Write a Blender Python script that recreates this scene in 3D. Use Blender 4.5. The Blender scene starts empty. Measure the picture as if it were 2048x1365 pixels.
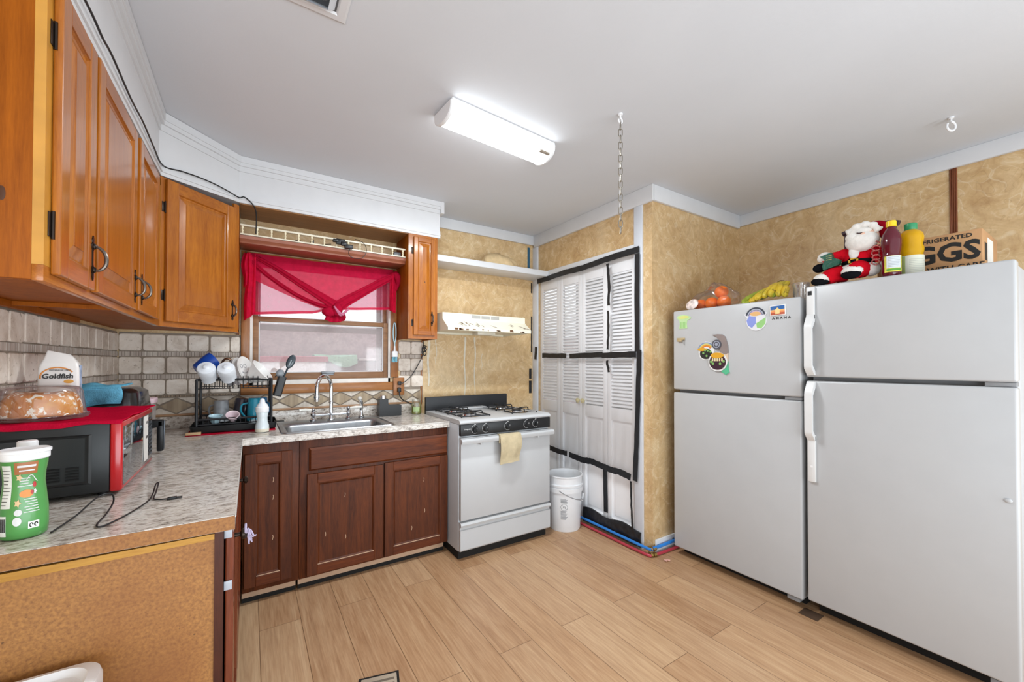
import bpy, bmesh, math, random
from mathutils import Vector, Matrix
C = bpy.context.scene
COL = C.collection
PI = math.pi
random.seed(7)

# ---------------------------------------------------------------- camera, sky, exposure
cam = bpy.data.cameras.new('camera'); co = bpy.data.objects.new('camera', cam); COL.objects.link(co)
YAW, PITCH, ROLL, FPX, CX, CY, CH = .5718, .012, .0011, 809.42, 1020.35, 715.46, 1.3201
fwd = Vector((math.sin(YAW)*math.cos(PITCH), math.cos(YAW)*math.cos(PITCH), math.sin(PITCH)))
rgt = Vector((math.cos(YAW), -math.sin(YAW), 0)); upv = rgt.cross(fwd)
r2 = rgt*math.cos(ROLL)+upv*math.sin(ROLL); u2 = upv*math.cos(ROLL)-rgt*math.sin(ROLL)
co.matrix_world = Matrix(((r2.x, u2.x, -fwd.x, 0), (r2.y, u2.y, -fwd.y, 0), (r2.z, u2.z, -fwd.z, CH), (0, 0, 0, 1)))
cam.sensor_width = 36; cam.sensor_fit = 'HORIZONTAL'; cam.lens = FPX*36/2048
cam.shift_x = (1024-CX)/2048; cam.shift_y = (CY-682.5)/2048
cam.clip_start = .02; cam.clip_end = 200
C.camera = co
w = bpy.data.worlds.new('daylight'); C.world = w; w.use_nodes = True
bg = w.node_tree.nodes['Background']; bg.inputs[0].default_value = (.90, .955, 1, 1); bg.inputs[1].default_value = 1.35
C.view_settings.view_transform = 'Standard'; C.view_settings.look = 'None'
C.view_settings.exposure = .04; C.view_settings.gamma = 1; C.view_settings.use_curve_mapping = False
LAMP_POWER = 10.5
# added fill lamp behind the camera, aimed forward and up to brighten the ceiling
al = bpy.data.lights.new('added_rear_fill', 'AREA'); al.shape = 'RECTANGLE'; al.size = 3.6; al.size_y = 1.4; al.energy = 92; al.color = (.84, .93, 1)
ao = bpy.data.objects.new('added_rear_fill', al); COL.objects.link(ao); ao.location = (-.35, -1.7, .8)
ao.rotation_euler = (math.radians(90+44), 0, math.radians(8))

# second added fill, behind the camera on the right, brightening the left wall
a2 = bpy.data.lights.new('added_side_fill', 'AREA'); a2.shape = 'RECTANGLE'; a2.size = 1.4; a2.size_y = 1.3; a2.energy = 34; a2.color = (.88, .95, 1)
o2 = bpy.data.objects.new('added_side_fill', a2); COL.objects.link(o2); o2.location = (2.5, -1.4, .95)
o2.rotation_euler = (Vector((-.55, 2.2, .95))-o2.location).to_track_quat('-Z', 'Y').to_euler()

# ---------------------------------------------------------------- materials
def lin(h):
    if not isinstance(h, str): return tuple(h)
    v = [int(h[i:i+2], 16)/255 for i in (0, 2, 4)]
    return tuple(c/12.92 if c <= .04045 else ((c+.055)/1.055)**2.4 for c in v)
def rgba(h): return lin(h)+(1,)
class NT:
    def __init__(s, name):
        s.m = bpy.data.materials.new(name); s.m.use_nodes = True; s.t = s.m.node_tree
        s.b = s.t.nodes['Principled BSDF']; s.out = s.t.nodes['Material Output']
        s.co = s.n('ShaderNodeTexCoord').outputs['Object']
    def n(s, typ, **kw):
        nd = s.t.nodes.new(typ)
        for k, v in kw.items():
            if k.startswith('i_'): nd.inputs[k[2:]].default_value = v
            else: setattr(nd, k, v)
        return nd
    def l(s, a, b): s.t.links.new(a, b)
    def mapping(s, scale=(1, 1, 1), rot=(0, 0, 0), loc=(0, 0, 0), src=None):
        mp = s.n('ShaderNodeMapping'); mp.inputs['Scale'].default_value = scale; mp.inputs['Rotation'].default_value = rot
        mp.inputs['Location'].default_value = loc
        s.l(src or s.co, mp.inputs[0]); return mp.outputs[0]
    def noise(s, scale, detail=4, rough=.55, dist=0, src=None):
        nd = s.n('ShaderNodeTexNoise'); nd.inputs['Scale'].default_value = scale; nd.inputs['Detail'].default_value = detail
        nd.inputs['Roughness'].default_value = rough; nd.inputs['Distortion'].default_value = dist
        s.l(src or s.co, nd.inputs['Vector']); return nd.outputs[0]
    def ramp(s, fac, stops):
        r = s.n('ShaderNodeValToRGB'); e = r.color_ramp.elements
        while len(e) < len(stops): e.new(.5)
        for el, (p, c) in zip(e, stops): el.position = p; el.color = (c if len(c) == 4 else tuple(c)+(1,)) if not isinstance(c, str) else rgba(c)
        s.l(fac, r.inputs[0]); return r.outputs[0]
    def mix(s, fac, a, b, mode='MIX'):
        mx = s.n('ShaderNodeMix', data_type='RGBA', blend_type=mode)
        for sock, v in ((mx.inputs[0], fac), (mx.inputs[6], a), (mx.inputs[7], b)):
            if hasattr(v, 'is_linked'): s.l(v, sock)
            elif isinstance(v, (int, float)): sock.default_value = v
            else: sock.default_value = rgba(v)
        return mx.outputs[2]
    def math(s, op, a, b=0.):
        nd = s.n('ShaderNodeMath', operation=op)
        for sock, v in ((nd.inputs[0], a), (nd.inputs[1], b)):
            if hasattr(v, 'is_linked'): s.l(v, sock)
            else: sock.default_value = v
        return nd.outputs[0]
    def set(s, **kw):
        for k, v in kw.items():
            sock = s.b.inputs[k.replace('_', ' ')]
            if hasattr(v, 'is_linked'): s.l(v, sock)
            elif isinstance(v, str): sock.default_value = rgba(v)
            else: sock.default_value = v
        return s
    def bump(s, h, strength=.2, dist=.01):
        b = s.n('ShaderNodeBump'); b.inputs['Strength'].default_value = strength; b.inputs['Distance'].default_value = dist
        s.l(h, b.inputs['Height']); s.l(b.outputs[0], s.b.inputs['Normal']); return s
_mc = {}
def P(name, col, rough=.5, metal=0, var=.06, vs=9, bump=0, bs=60, coat=0, trans=0, ior=1.45, emit=0, spec=.5):
    """plain painted / plastic / metal finish with slight mottling"""
    if name in _mc: return _mc[name]
    t = NT(name); c = lin(col)
    f = t.noise(vs, 3)
    dk = tuple(max(0, x*(1-var*2)) for x in c); lt = tuple(min(1, x*(1+var)) for x in c)
    t.set(Base_Color=t.ramp(f, [(.3, dk), (.7, lt)]), Roughness=rough, Metallic=metal)
    t.b.inputs['Coat Weight'].default_value = coat; t.b.inputs['Coat Roughness'].default_value = .08
    t.b.inputs['Transmission Weight'].default_value = trans; t.b.inputs['IOR'].default_value = ior
    t.b.inputs['Specular IOR Level'].default_value = spec
    if emit: t.set(Emission_Color=c+(1,), Emission_Strength=emit)
    if bump: t.bump(t.noise(bs, 3), bump, .004)
    _mc[name] = t.m; return t.m
def wood(name, c1, c2, axis='z', rough=.35, coat=.3, sc=1.0, wear=None, spec=.3):
    if name in _mc: return _mc[name]
    t = NT(name); s = {'x': (1, 14, 14), 'y': (14, 1, 14), 'z': (14, 14, 1)}[axis]
    mp = t.mapping(tuple(a*sc for a in s))
    f = t.noise(2.2, 7, .6, .8, mp); g = t.noise(22, 3, .6, 0, mp); big = t.noise(2.5, 3)
    col = t.ramp(f, [(.28, c2), (.5, tuple((a+b)/2 for a, b in zip(lin(c1), lin(c2)))), (.72, c1)])
    col = t.mix(.28, col, t.ramp(g, [(.35, c2), (.65, c1)]))
    col = t.mix(t.ramp(big, [(.45, (0, 0, 0)), (.75, (.55, .55, .55))]), col, c2)
    if wear: col = t.mix(t.ramp(t.noise(16, 6, .7, 1.2), [(.66, (0, 0, 0)), (.71, (.7, .7, .7))]), col, wear)
    t.set(Base_Color=col, Roughness=rough); t.b.inputs['Coat Weight'].default_value = coat; t.b.inputs['Coat Roughness'].default_value = .12; t.b.inputs['Specular IOR Level'].default_value = spec
    t.bump(g, .06, .003); _mc[name] = t.m; return t.m
def glassy(name, tint=(1, 1, 1), haze=0., hazecol=(.8, .8, .8), rough=.03, gloss=.12, hs=8, hvar=.0, through=.5):
    """thin clear sheet: see-through, a fresnel gloss and an optional film of dirt or haze"""
    if name in _mc: return _mc[name]
    t = NT(name); t.t.nodes.remove(t.b)
    tr = t.n('ShaderNodeBsdfTransparent'); tr.inputs[0].default_value = tuple(tint)+(1,)
    gl = t.n('ShaderNodeBsdfGlossy'); gl.inputs['Roughness'].default_value = rough
    lw = t.n('ShaderNodeLayerWeight'); lw.inputs[0].default_value = .25
    k = t.math('ADD', t.math('MULTIPLY', lw.outputs['Fresnel'], .6), gloss*.4)
    mx = t.n('ShaderNodeMixShader'); t.l(k, mx.inputs[0]); t.l(tr.outputs[0], mx.inputs[1]); t.l(gl.outputs[0], mx.inputs[2])
    sh = mx.outputs[0]
    if haze:
        df = t.n('ShaderNodeBsdfDiffuse'); df.inputs[0].default_value = tuple(hazecol)+(1,)
        tl = t.n('ShaderNodeBsdfTranslucent'); tl.inputs[0].default_value = tuple(hazecol)+(1,)
        ad = t.n('ShaderNodeMixShader'); ad.inputs[0].default_value = through; t.l(df.outputs[0], ad.inputs[1]); t.l(tl.outputs[0], ad.inputs[2])
        m2 = t.n('ShaderNodeMixShader'); t.l(sh, m2.inputs[1]); t.l(ad.outputs[0], m2.inputs[2])
        if hvar: t.l(t.ramp(t.noise(hs, 6, .7), [(.3, (max(0, haze-hvar),)*3), (.7, (min(1, haze+hvar),)*3)]), m2.inputs[0])
        else: m2.inputs[0].default_value = haze
        sh = m2.outputs[0]
    t.l(sh, t.out.inputs[0]); _mc[name] = t.m; return t.m
def cloth(name, col, transl=.35, clear=0., bump=.3, bs=220, var=.1):
    if name in _mc: return _mc[name]
    t = NT(name); t.t.nodes.remove(t.b); c = lin(col)
    f = t.noise(30, 4); colr = t.ramp(f, [(.3, tuple(x*(1-var) for x in c)), (.7, tuple(min(1, x*(1+var)) for x in c))])
    df = t.n('ShaderNodeBsdfDiffuse'); t.l(colr, df.inputs[0])
    bp = t.n('ShaderNodeBump'); bp.inputs['Strength'].default_value = bump; bp.inputs['Distance'].default_value = .002
    t.l(t.noise(bs, 2), bp.inputs['Height']); t.l(bp.outputs[0], df.inputs['Normal'])
    tl = t.n('ShaderNodeBsdfTranslucent'); t.l(colr, tl.inputs[0])
    mx = t.n('ShaderNodeMixShader'); mx.inputs[0].default_value = transl; t.l(df.outputs[0], mx.inputs[1]); t.l(tl.outputs[0], mx.inputs[2])
    sh = mx.outputs[0]
    if clear:
        tp = t.n('ShaderNodeBsdfTransparent'); tp.inputs[0].default_value = (1, .8, .85, 1)
        m2 = t.n('ShaderNodeMixShader'); m2.inputs[0].default_value = clear; t.l(sh, m2.inputs[1]); t.l(tp.outputs[0], m2.inputs[2]); sh = m2.outputs[0]
    t.l(sh, t.out.inputs[0]); _mc[name] = t.m; return t.m

def m_wallpaper():
    t = NT('mottled tan wallpaper')
    a = t.noise(2.2, 5, .6, .8); b = t.noise(6, 6, .65, 2.6); c = t.noise(30, 4, .6, 1.0)
    col = t.ramp(a, [(.3, 'bd9768'), (.5, 'd2b286'), (.7, 'e3cca6')])
    col = t.mix(.45, col, t.ramp(b, [(.35, 'ad8754'), (.55, 'd0b07b'), (.7, 'ecdbb8')]))
    v = t.math('ABSOLUTE', t.math('SUBTRACT', t.noise(4.6, 1, .4, 2.2), .5))
    col = t.mix(t.ramp(v, [(.0, (.34,)*3), (.016, (0,)*3)]), col, 'efe2c4')
    v2 = t.math('ABSOLUTE', t.math('SUBTRACT', t.noise(6, 1, .4, 2.8, t.mapping(loc=(3, 1, 7))), .47))
    col = t.mix(t.ramp(v2, [(.0, (.35,)*3), (.012, (0,)*3)]), col, '9c7848')
    col = t.mix(.07, col, t.ramp(c, [(.35, '80603a'), (.65, 'efe0bd')]))
    t.set(Base_Color=col, Roughness=.42); t.bump(c, .05, .003); return t.m
def m_granite():
    t = NT('grey brown granite laminate'); mp = t.mapping((1, 1, 1))
    st = t.mapping((20, 58, 40), (0, 0, .45))
    a = t.noise(1.6, 8, .72, .6, st); b = t.noise(95, 4, .7); d = t.noise(7, 4, .6)
    col = t.ramp(a, [(.35, '544b46'), (.42, '94887e'), (.48, 'cac2b9'), (.58, 'ded8d1'), (.75, 'eeebe6')])
    col = t.mix(.22, col, t.ramp(b, [(.38, '3a3431'), (.5, 'b0a699'), (.64, 'e2ddd6')]))
    col = t.mix(t.ramp(d, [(.5, (0,)*3), (.75, (.3,)*3)]), col, 'a08b74')
    t.set(Base_Color=col, Roughness=.22); t.b.inputs['Coat Weight'].default_value = .2; return t.m
def m_floor():
    t = NT('oak vinyl plank')
    mp = t.mapping((1, 1, 1), (0, 0, PI/2))
    br = t.n('ShaderNodeTexBrick'); t.l(mp, br.inputs['Vector'])
    br.offset = .37; br.offset_frequency = 2; br.squash = 1
    for k, v in (('Scale', 1), ('Mortar Size', .0016), ('Mortar Smooth', .3), ('Bias', 0), ('Brick Width', 1.22), ('Row Height', .182)): br.inputs[k].default_value = v
    br.inputs['Color1'].default_value = (0, 0, 0, 1); br.inputs['Color2'].default_value = (1, 1, 1, 1); br.inputs['Mortar'].default_value = (.5, .5, .5, 1)
    sep = t.n('ShaderNodeSeparateXYZ'); t.l(t.co, sep.inputs[0])
    add = t.n('ShaderNodeVectorMath', operation='ADD'); t.l(t.co, add.inputs[0])
    cmb = t.n('ShaderNodeCombineXYZ'); t.l(t.math('MULTIPLY', br.outputs['Color'], 7.3), cmb.inputs[1]); t.l(t.math('MULTIPLY', br.outputs['Color'], 3.1), cmb.inputs[0]); t.l(cmb.outputs[0], add.inputs[1])
    gr = t.mapping((8, .42, 1), src=add.outputs[0])
    f = t.noise(2.4, 7, .62, 1.6, gr); fine = t.noise(16, 4, .6, .3, gr)
    tone = t.ramp(br.outputs['Color'], [(0, '9c714c'), (.3, 'cba37a'), (.6, 'ad8460'), (1, 'dab891')])
    col = t.mix(.42, tone, t.ramp(f, [(.3, '8a6040'), (.48, 'b98f68'), (.68, 'dcbb94')]))
    col = t.mix(.2, col, t.ramp(fine, [(.38, '7a5336'), (.62, 'dcbd97')]))
    col = t.mix(t.math('MULTIPLY', br.outputs['Fac'], .8), t.mix(.16, col, '7a5335'), '5d3f27')
    t.set(Base_Color=col, Roughness=.38); t.bump(t.math('SUBTRACT', t.math('MULTIPLY', fine, .4), br.outputs['Fac']), .12, .002); return t.m
def m_stone():
    t = NT('tumbled travertine tile'); a = t.noise(7, 6, .7, .5); b = t.noise(60, 4, .7)
    col = t.ramp(a, [(.3, 'bfae9d'), (.5, 'e0d4c7'), (.7, 'efe7dd')]); col = t.mix(t.ramp(b, [(.30, (.8,)*3), (.38, (0,)*3)]), col, '8a7866')
    t.set(Base_Color=col, Roughness=.55); t.bump(t.math('ADD', t.noise(28, 5, .65), t.math('MULTIPLY', b, .5)), .35, .004); return t.m
def m_mosaic(name, c1, c2, sc):
    t = NT(name); mp = t.mapping((sc, sc, 1)); a = t.noise(1, 3, .6, 0, mp)
    col = t.ramp(a, [(.35, c1), (.65, c2)]); t.set(Base_Color=col, Roughness=.6); t.bump(a, .5, .004); return t.m
def m_board():
    t = NT('raw particle board'); a = t.noise(140, 3, .6); b = t.noise(3, 5, .6, .5); s = t.noise(48, 2, .5)
    col = t.ramp(a, [(.3, '7c5026'), (.7, 'a8743a')]); col = t.mix(t.ramp(b, [(.4, (.0,)*3), (.7, (.75,)*3)]), col, '7d4a1e')
    col = t.mix(t.ramp(s, [(.24, (.8,)*3), (.28, (0,)*3)]), col, '4a2c12'); t.set(Base_Color=col, Roughness=.6); t.bump(a, .1, .002); return t.m
def m_cake():
    t = NT('glazed yellow cake'); a = t.noise(12, 5, .6); g = t.noise(46, 4, .6, .5)
    col = t.ramp(a, [(.3, 'a8561a'), (.55, 'cf8330'), (.75, 'e6b04f')]); col = t.mix(t.ramp(g, [(.545, (0,)*3), (.575, (1,)*3)]), col, 'f5efe4')
    t.set(Base_Color=col, Roughness=.4); t.bump(a, .3, .006); return t.m
MT = {}
MT['paper'] = m_wallpaper(); MT['granite'] = m_granite(); MT['floor'] = m_floor(); MT['stone'] = m_stone(); MT['board'] = m_board(); MT['cake'] = m_cake()
MT['grout'] = P('grey brown grout', '8f8274', .8, bump=.3)
MT['strip'] = m_mosaic('thin mosaic strip', 'a3948a', 'cfc5ba', 130)
MT['diamond'] = m_mosaic('brown travertine diamond', '8d7a63', 'b7a488', 22)
MT['light_stone'] = m_mosaic('pale travertine triangle', 'c3b6a6', 'ded4c7', 22)
MT['ceil'] = P('flat white ceiling paint', 'ced1d6', .8, var=.012, vs=2, bump=.12, bs=45)
MT['trim'] = P('white trim paint', 'd6d7d9', .4, var=.015)
MT['trim_grey'] = P('pale grey trim paint', 'd3d7de', .4, var=.02)
MT['honey_z'] = wood('honey pine upright', 'bc731f', '85430c', 'z', .3, .5)
MT['honey_x'] = wood('honey pine level', 'b97122', '82410e', 'x', .3, .4)
MT['honey_y'] = wood('honey pine lengthwise', 'b66e22', '80400e', 'y', .3, .4)
MT['side_z'] = wood('red brown pine side', 'a85c12', '7c3e08', 'z', .5, .0, spec=.12)
MT['casing'] = wood('brown pine casing', 'ad7442', '7c4a24', 'z', .4, .2)
MT['casing_x'] = wood('brown pine casing level', 'b57c46', '835028', 'x', .4, .2)
MT['dark_z'] = wood('dark cherry upright', '6c3412', '331306', 'z', .5, .0)
MT['dark_x'] = wood('dark cherry level', '743814', '3a1507', 'x', .5, .0)
MT['dark_deep'] = wood('dark cherry frame', '4f230f', '2c0f06', 'z', .45, .05)
MT['chip'] = P('bare worn wood edge', 'c4a184', .7)
MT['appl'] = P('white enamel', 'b9babb', .3, var=.01)
MT['appl_side'] = P('grey enamel side', 'b8babd', .35, var=.02)
MT['gasket'] = P('grey door gasket', '8b8c8e', .6)
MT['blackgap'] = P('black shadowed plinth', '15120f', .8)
MT['black'] = P('black plastic', '17181a', .38, var=.1)
MT['blackmet'] = P('black wire', '1c1d20', .4)
MT['iron'] = P('black enamelled iron', '202124', .45, bump=.1)
MT['bronze'] = P('antique bronze', '3a302a', .35, .8)
MT['pewter'] = P('worn pewter', '8f8a86', .3, .9)
MT['chrome'] = P('chrome', 'd8dadd', .08, 1, var=.01)
MT['steel'] = P('brushed steel', '9fa1a4', .36, 1, var=.05, vs=30)
MT['white_pl'] = P('white plastic', 'e9eaec', .35, var=.01)
MT['cream'] = P('cream enamel', 'e6e0cb', .35, var=.03)
MT['red'] = P('glossy red plastic', 'b3121a', .22, var=.03, coat=.3)
MT['tape'] = P('black duct tape', '202124', .38, var=.2, vs=40, bump=.2, bs=90)

# ---------------------------------------------------------------- mesh building
ORG = {}
def frame(o, u, v=(0, 0, 1)):
    u = Vector(u).normalized(); v = Vector(v).normalized(); n = u.cross(v)
    return Matrix(((u.x, v.x, n.x, o[0]), (u.y, v.y, n.y, o[1]), (u.z, v.z, n.z, o[2]), (0, 0, 0, 1)))
class MB:
    def __init__(s, T=None): s.v = []; s.f = []; s.m = []; s.T = T or Matrix()
    def add(s, vs, fs, m=0):
        b = len(s.v); s.v += [s.T @ Vector(p) for p in vs]; s.f += [tuple(i+b for i in f) for f in fs]; s.m += [m]*len(fs); return s
    def bm(s, bm, m=0):
        bm.verts.ensure_lookup_table()
        for i, vv in enumerate(bm.verts): vv.index = i
        s.add([v.co.copy() for v in bm.verts], [tuple(v.index for v in f.verts) for f in bm.faces], m); bm.free(); return s
    def box(s, x0, x1, y0, y1, z0, z1, b=0, seg=2, m=0):
        x0, x1 = sorted((x0, x1)); y0, y1 = sorted((y0, y1)); z0, z1 = sorted((z0, z1))
        if not b:
            return s.add([(x0, y0, z0), (x1, y0, z0), (x1, y1, z0), (x0, y1, z0), (x0, y0, z1), (x1, y0, z1), (x1, y1, z1), (x0, y1, z1)],
                         [(0, 3, 2, 1), (4, 5, 6, 7), (0, 1, 5, 4), (1, 2, 6, 5), (2, 3, 7, 6), (3, 0, 4, 7)], m)
        bm = bmesh.new(); bmesh.ops.create_cube(bm, size=1)
        for v in bm.verts: v.co = Vector(((v.co.x+.5)*(x1-x0)+x0, (v.co.y+.5)*(y1-y0)+y0, (v.co.z+.5)*(z1-z0)+z0))
        b = min(b, .49*min(x1-x0, y1-y0, z1-z0))
        bmesh.ops.bevel(bm, geom=list(bm.edges), offset=b, segments=seg, affect='EDGES', profile=.5); return s.bm(bm, m)
    def hexa(s, lo, hi, m=0):
        """lo, hi: 4 points each, counter-clockwise seen from outside hi"""
        return s.add(list(lo)+list(hi), [(3, 2, 1, 0), (4, 5, 6, 7), (0, 1, 5, 4), (1, 2, 6, 5), (2, 3, 7, 6), (3, 0, 4, 7)], m)
    def rings(s, rings, closed=True, cap0=True, cap1=True, m=0, loop=False):
        n = len(rings[0]); vs = [p for r in rings for p in r]; fs = []
        R = len(rings)
        for i in range(R if loop else R-1):
            j = (i+1) % R
            for k in range(n if closed else n-1):
                k2 = (k+1) % n; fs.append((i*n+k, i*n+k2, j*n+k2, j*n+k))
        if cap0 and not loop: fs.append(tuple(reversed(range(n))))
        if cap1 and not loop: fs.append(tuple(range((R-1)*n, R*n)))
        return s.add(vs, fs, m)
    def cyl(s, p0, p1, r0, r1=None, n=16, m=0, caps=True):
        return s.tube([p0, p1], [r0, r0 if r1 is None else r1], n, m=m, caps=caps)
    def tube(s, pts, r, n=8, closed=False, m=0, caps=True, flat=1.0):
        pts = [Vector(p) for p in pts]; R = r if isinstance(r, (list, tuple)) else [r]*len(pts)
        rings = []; N = len(pts); nrm = None
        for i, p in enumerate(pts):
            if closed: t = pts[(i+1) % N]-pts[i-1]
            else: t = pts[min(i+1, N-1)]-pts[max(i-1, 0)]
            t.normalize()
            if nrm is None: nrm = t.orthogonal().normalized() if abs(t.z) > .9 else t.cross(Vector((0, 0, 1))).normalized()
            nrm = (nrm-t*nrm.dot(t)).normalized(); bn = t.cross(nrm)
            rings.append([p+(nrm*math.cos(a)+bn*math.sin(a)*flat)*R[i] for a in (2*PI*k/n for k in range(n))])
        return s.rings(rings, True, caps, caps, m, closed)
    def lathe(s, prof, c=(0, 0, 0), n=28, m=0, sx=1, sy=1, cap=True):
        rings = [[(c[0]+r*sx*math.cos(2*PI*k/n), c[1]+r*sy*math.sin(2*PI*k/n), c[2]+z) for k in range(n)] for r, z in prof]
        return s.rings(rings, True, cap, cap, m)
    def sph(s, c, r, n=14, m=0, lump=0, seed=0):
        if not isinstance(r, (tuple, list)): r = (r, r, r)
        rs = random.Random(seed); rings = []
        for i in range(1, n):
            a = PI*i/n; rings.append([(c[0]+r[0]*math.sin(a)*math.cos(2*PI*k/(n*2))*(1+lump*(rs.random()-.5)), c[1]+r[1]*math.sin(a)*math.sin(2*PI*k/(n*2))*(1+lump*(rs.random()-.5)), c[2]-r[2]*math.cos(a)*(1+lump*(rs.random()-.5))) for k in range(n*2)])
        return s.rings(rings, True, True, True, m)
    def prism(s, poly, a0, a1, m=0):
        """polygon in local x,y extruded along local z"""
        n = len(poly)
        area = sum(poly[i][0]*poly[(i+1) % n][1]-poly[(i+1) % n][0]*poly[i][1] for i in range(n))
        if area < 0: poly = poly[::-1]
        return s.add([(x, y, a0) for x, y in poly]+[(x, y, a1) for x, y in poly],
                     [tuple(reversed(range(n))), tuple(range(n, 2*n))]+[(i, (i+1) % n, n+(i+1) % n, n+i) for i in range(n)], m)
    def grid(s, fn, nu, nv, m=0, thick=None):
        vs = [fn(i/nu, j/nv) for j in range(nv+1) for i in range(nu+1)]
        q = lambda i, j: j*(nu+1)+i
        fs = [(q(i, j), q(i+1, j), q(i+1, j+1), q(i, j+1)) for j in range(nv) for i in range(nu)]
        if thick:
            o = len(vs); tv = Vector(thick); vs2 = [Vector(p)+tv for p in vs]
            fs2 = [tuple(o+k for k in reversed(f)) for f in fs]
            edge = [q(i, 0) for i in range(nu)]+[q(nu, j) for j in range(nv)]+[q(i, nv) for i in range(nu, 0, -1)]+[q(0, j) for j in range(nv, 0, -1)]
            fs3 = [(edge[(k+1) % len(edge)], edge[k], edge[k]+o, edge[(k+1) % len(edge)]+o) for k in range(len(edge))]
            vs = list(vs)+vs2; fs = fs+fs2+fs3
        return s.add(vs, fs, m)
    def text(s, body, size, o, u, v=(0, 0, 1), align='CENTER', m=0, ext=.0006, shear=0, bold=0, sx=1):
        cu = bpy.data.curves.new('t', 'FONT'); cu.body = body; cu.size = size; cu.align_x = align; cu.align_y = 'CENTER'; cu.extrude = ext; cu.shear = shear; cu.offset = bold
        cu.resolution_u = 2
        ob = bpy.data.objects.new('t', cu); COL.objects.link(ob)
        dg = bpy.context.evaluated_depsgraph_get(); me = bpy.data.meshes.new_from_object(ob.evaluated_get(dg))
        F = frame(o, u, v); T0 = s.T; s.T = T0 @ F
        s.add([(p.co.x*sx, p.co.y, p.co.z) for p in me.vertices], [tuple(p.vertices) for p in me.polygons], m); s.T = T0
        bpy.data.objects.remove(ob); bpy.data.curves.remove(cu); bpy.data.meshes.remove(me); return s
    def build(s, name, mats, parent=None, smooth=35):
        if not isinstance(mats, (list, tuple)): mats = [mats]
        me = bpy.data.meshes.new(name)
        if parent is not None: o0 = ORG[parent.name]
        else:
            xs = [p.x for p in s.v]; ys = [p.y for p in s.v]; zs = [p.z for p in s.v]
            o0 = Vector(((min(xs)+max(xs))/2, (min(ys)+max(ys))/2, min(zs)))
        me.from_pydata([p-o0 for p in s.v], [], s.f)
        for mt in mats: me.materials.append(mt)
        for p, k in zip(me.polygons, s.m): p.material_index = k; p.use_smooth = bool(smooth)
        bm = bmesh.new(); bm.from_mesh(me); bmesh.ops.recalc_face_normals(bm, faces=bm.faces); bm.to_mesh(me); bm.free()
        if smooth: me.set_sharp_from_angle(angle=math.radians(smooth))
        ob = bpy.data.objects.new(name, me); COL.objects.link(ob)
        if parent is not None: ob.parent = parent
        else: ob.location = o0
        ORG[ob.name] = o0
        return ob
def B(T=None): return MB(T)
def tag(o, label, cat, group=None):
    o['label'] = label; o['category'] = cat
    if group: o['group'] = group
    return o
def thing(name, label, cat, loc, group=None):
    o = bpy.data.objects.new(name, None); o.empty_display_size = .05; COL.objects.link(o); o.location = loc; ORG[o.name] = Vector(loc)
    return tag(o, label, cat, group)
def struct(o): o['kind'] = 'structure'; return o
def lab(o, label): o['label'] = label; return o
def arc(c, r, a0, a1, n, u=(1, 0, 0), v=(0, 0, 1)):
    c, u, v = Vector(c), Vector(u), Vector(v)
    return [c+u*(r*math.cos(math.radians(a0+(a1-a0)*i/n)))+v*(r*math.sin(math.radians(a0+(a1-a0)*i/n))) for i in range(n+1)]
def spline(pts, k=6):
    pts = [Vector(p) for p in pts]; out = []
    for i in range(len(pts)-1):
        p0, p1, p2, p3 = pts[max(i-1, 0)], pts[i], pts[i+1], pts[min(i+2, len(pts)-1)]
        for j in range(k):
            t = j/k; out.append(.5*((2*p1)+(p2-p0)*t+(2*p0-5*p1+4*p2-p3)*t*t+(3*p1-p0-3*p2+p3)*t**3))
    return out+[pts[-1]]
def rrect(w, h, r, n=4, cx=0, cy=0):
    out = []
    for qx, qy, a in ((1, 1, 0), (-1, 1, 90), (-1, -1, 180), (1, -1, 270)):
        for k in range(n+1):
            t = math.radians(a+90*k/n); out.append((cx+qx*(w/2-r)+r*math.cos(t), cy+qy*(h/2-r)+r*math.sin(t)))
    return out

# ---------------------------------------------------------------- the room
XL, YW, XC, YF, XR, H = -.655, 3.229, 2.355, 1.832, 3.49, 2.56
YB = -1.1
struct(B().box(-2.4, XR+.1, YB, YW+.12, -.06, 0).build('floor', MT['floor']))
struct(B().box(-2.4, XR+.1, YB, YW+.12, H, H+.06).build('ceiling', MT['ceil']))
struct(B().box(XL-.1, XL, .55, YW+.12, 0, H).build('wall_left', MT['paper']))
WX0, WX1, WZ0, WZ1 = .0, .94, 1.165, 2.03
b = B(); b.box(XL, WX0, YW, YW+.12, 0, H); b.box(WX1, XC+.1, YW, YW+.12, 0, H); b.box(WX0, WX1, YW, YW+.12, 0, WZ0); b.box(WX0, WX1, YW, YW+.12, WZ1, H)
wall_back = struct(b.build('wall_back', MT['paper']))
DY0, DY1, DZ = 1.978, 3.15, 2.13          # closet opening
b = B(); b.box(XC, XC+.07, YF, DY0, 0, H); b.box(XC, XC+.07, DY1, YW, 0, H); b.box(XC, XC+.07, DY0, DY1, DZ, H)
struct(b.build('wall_closet', MT['paper']))
struct(B().box(XC+.07, XR, YF, YF+.07, 0, H).build('wall_return', MT['paper']))
struct(B().box(XR, XR+.1, YB, YF+.07, 0, H).build('wall_right', MT['paper']))
struct(B().box(XC+.55, XC+.6, YF+.07, YW, 0, H).build('wall_closet_rear', MT['ceil']))
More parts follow.
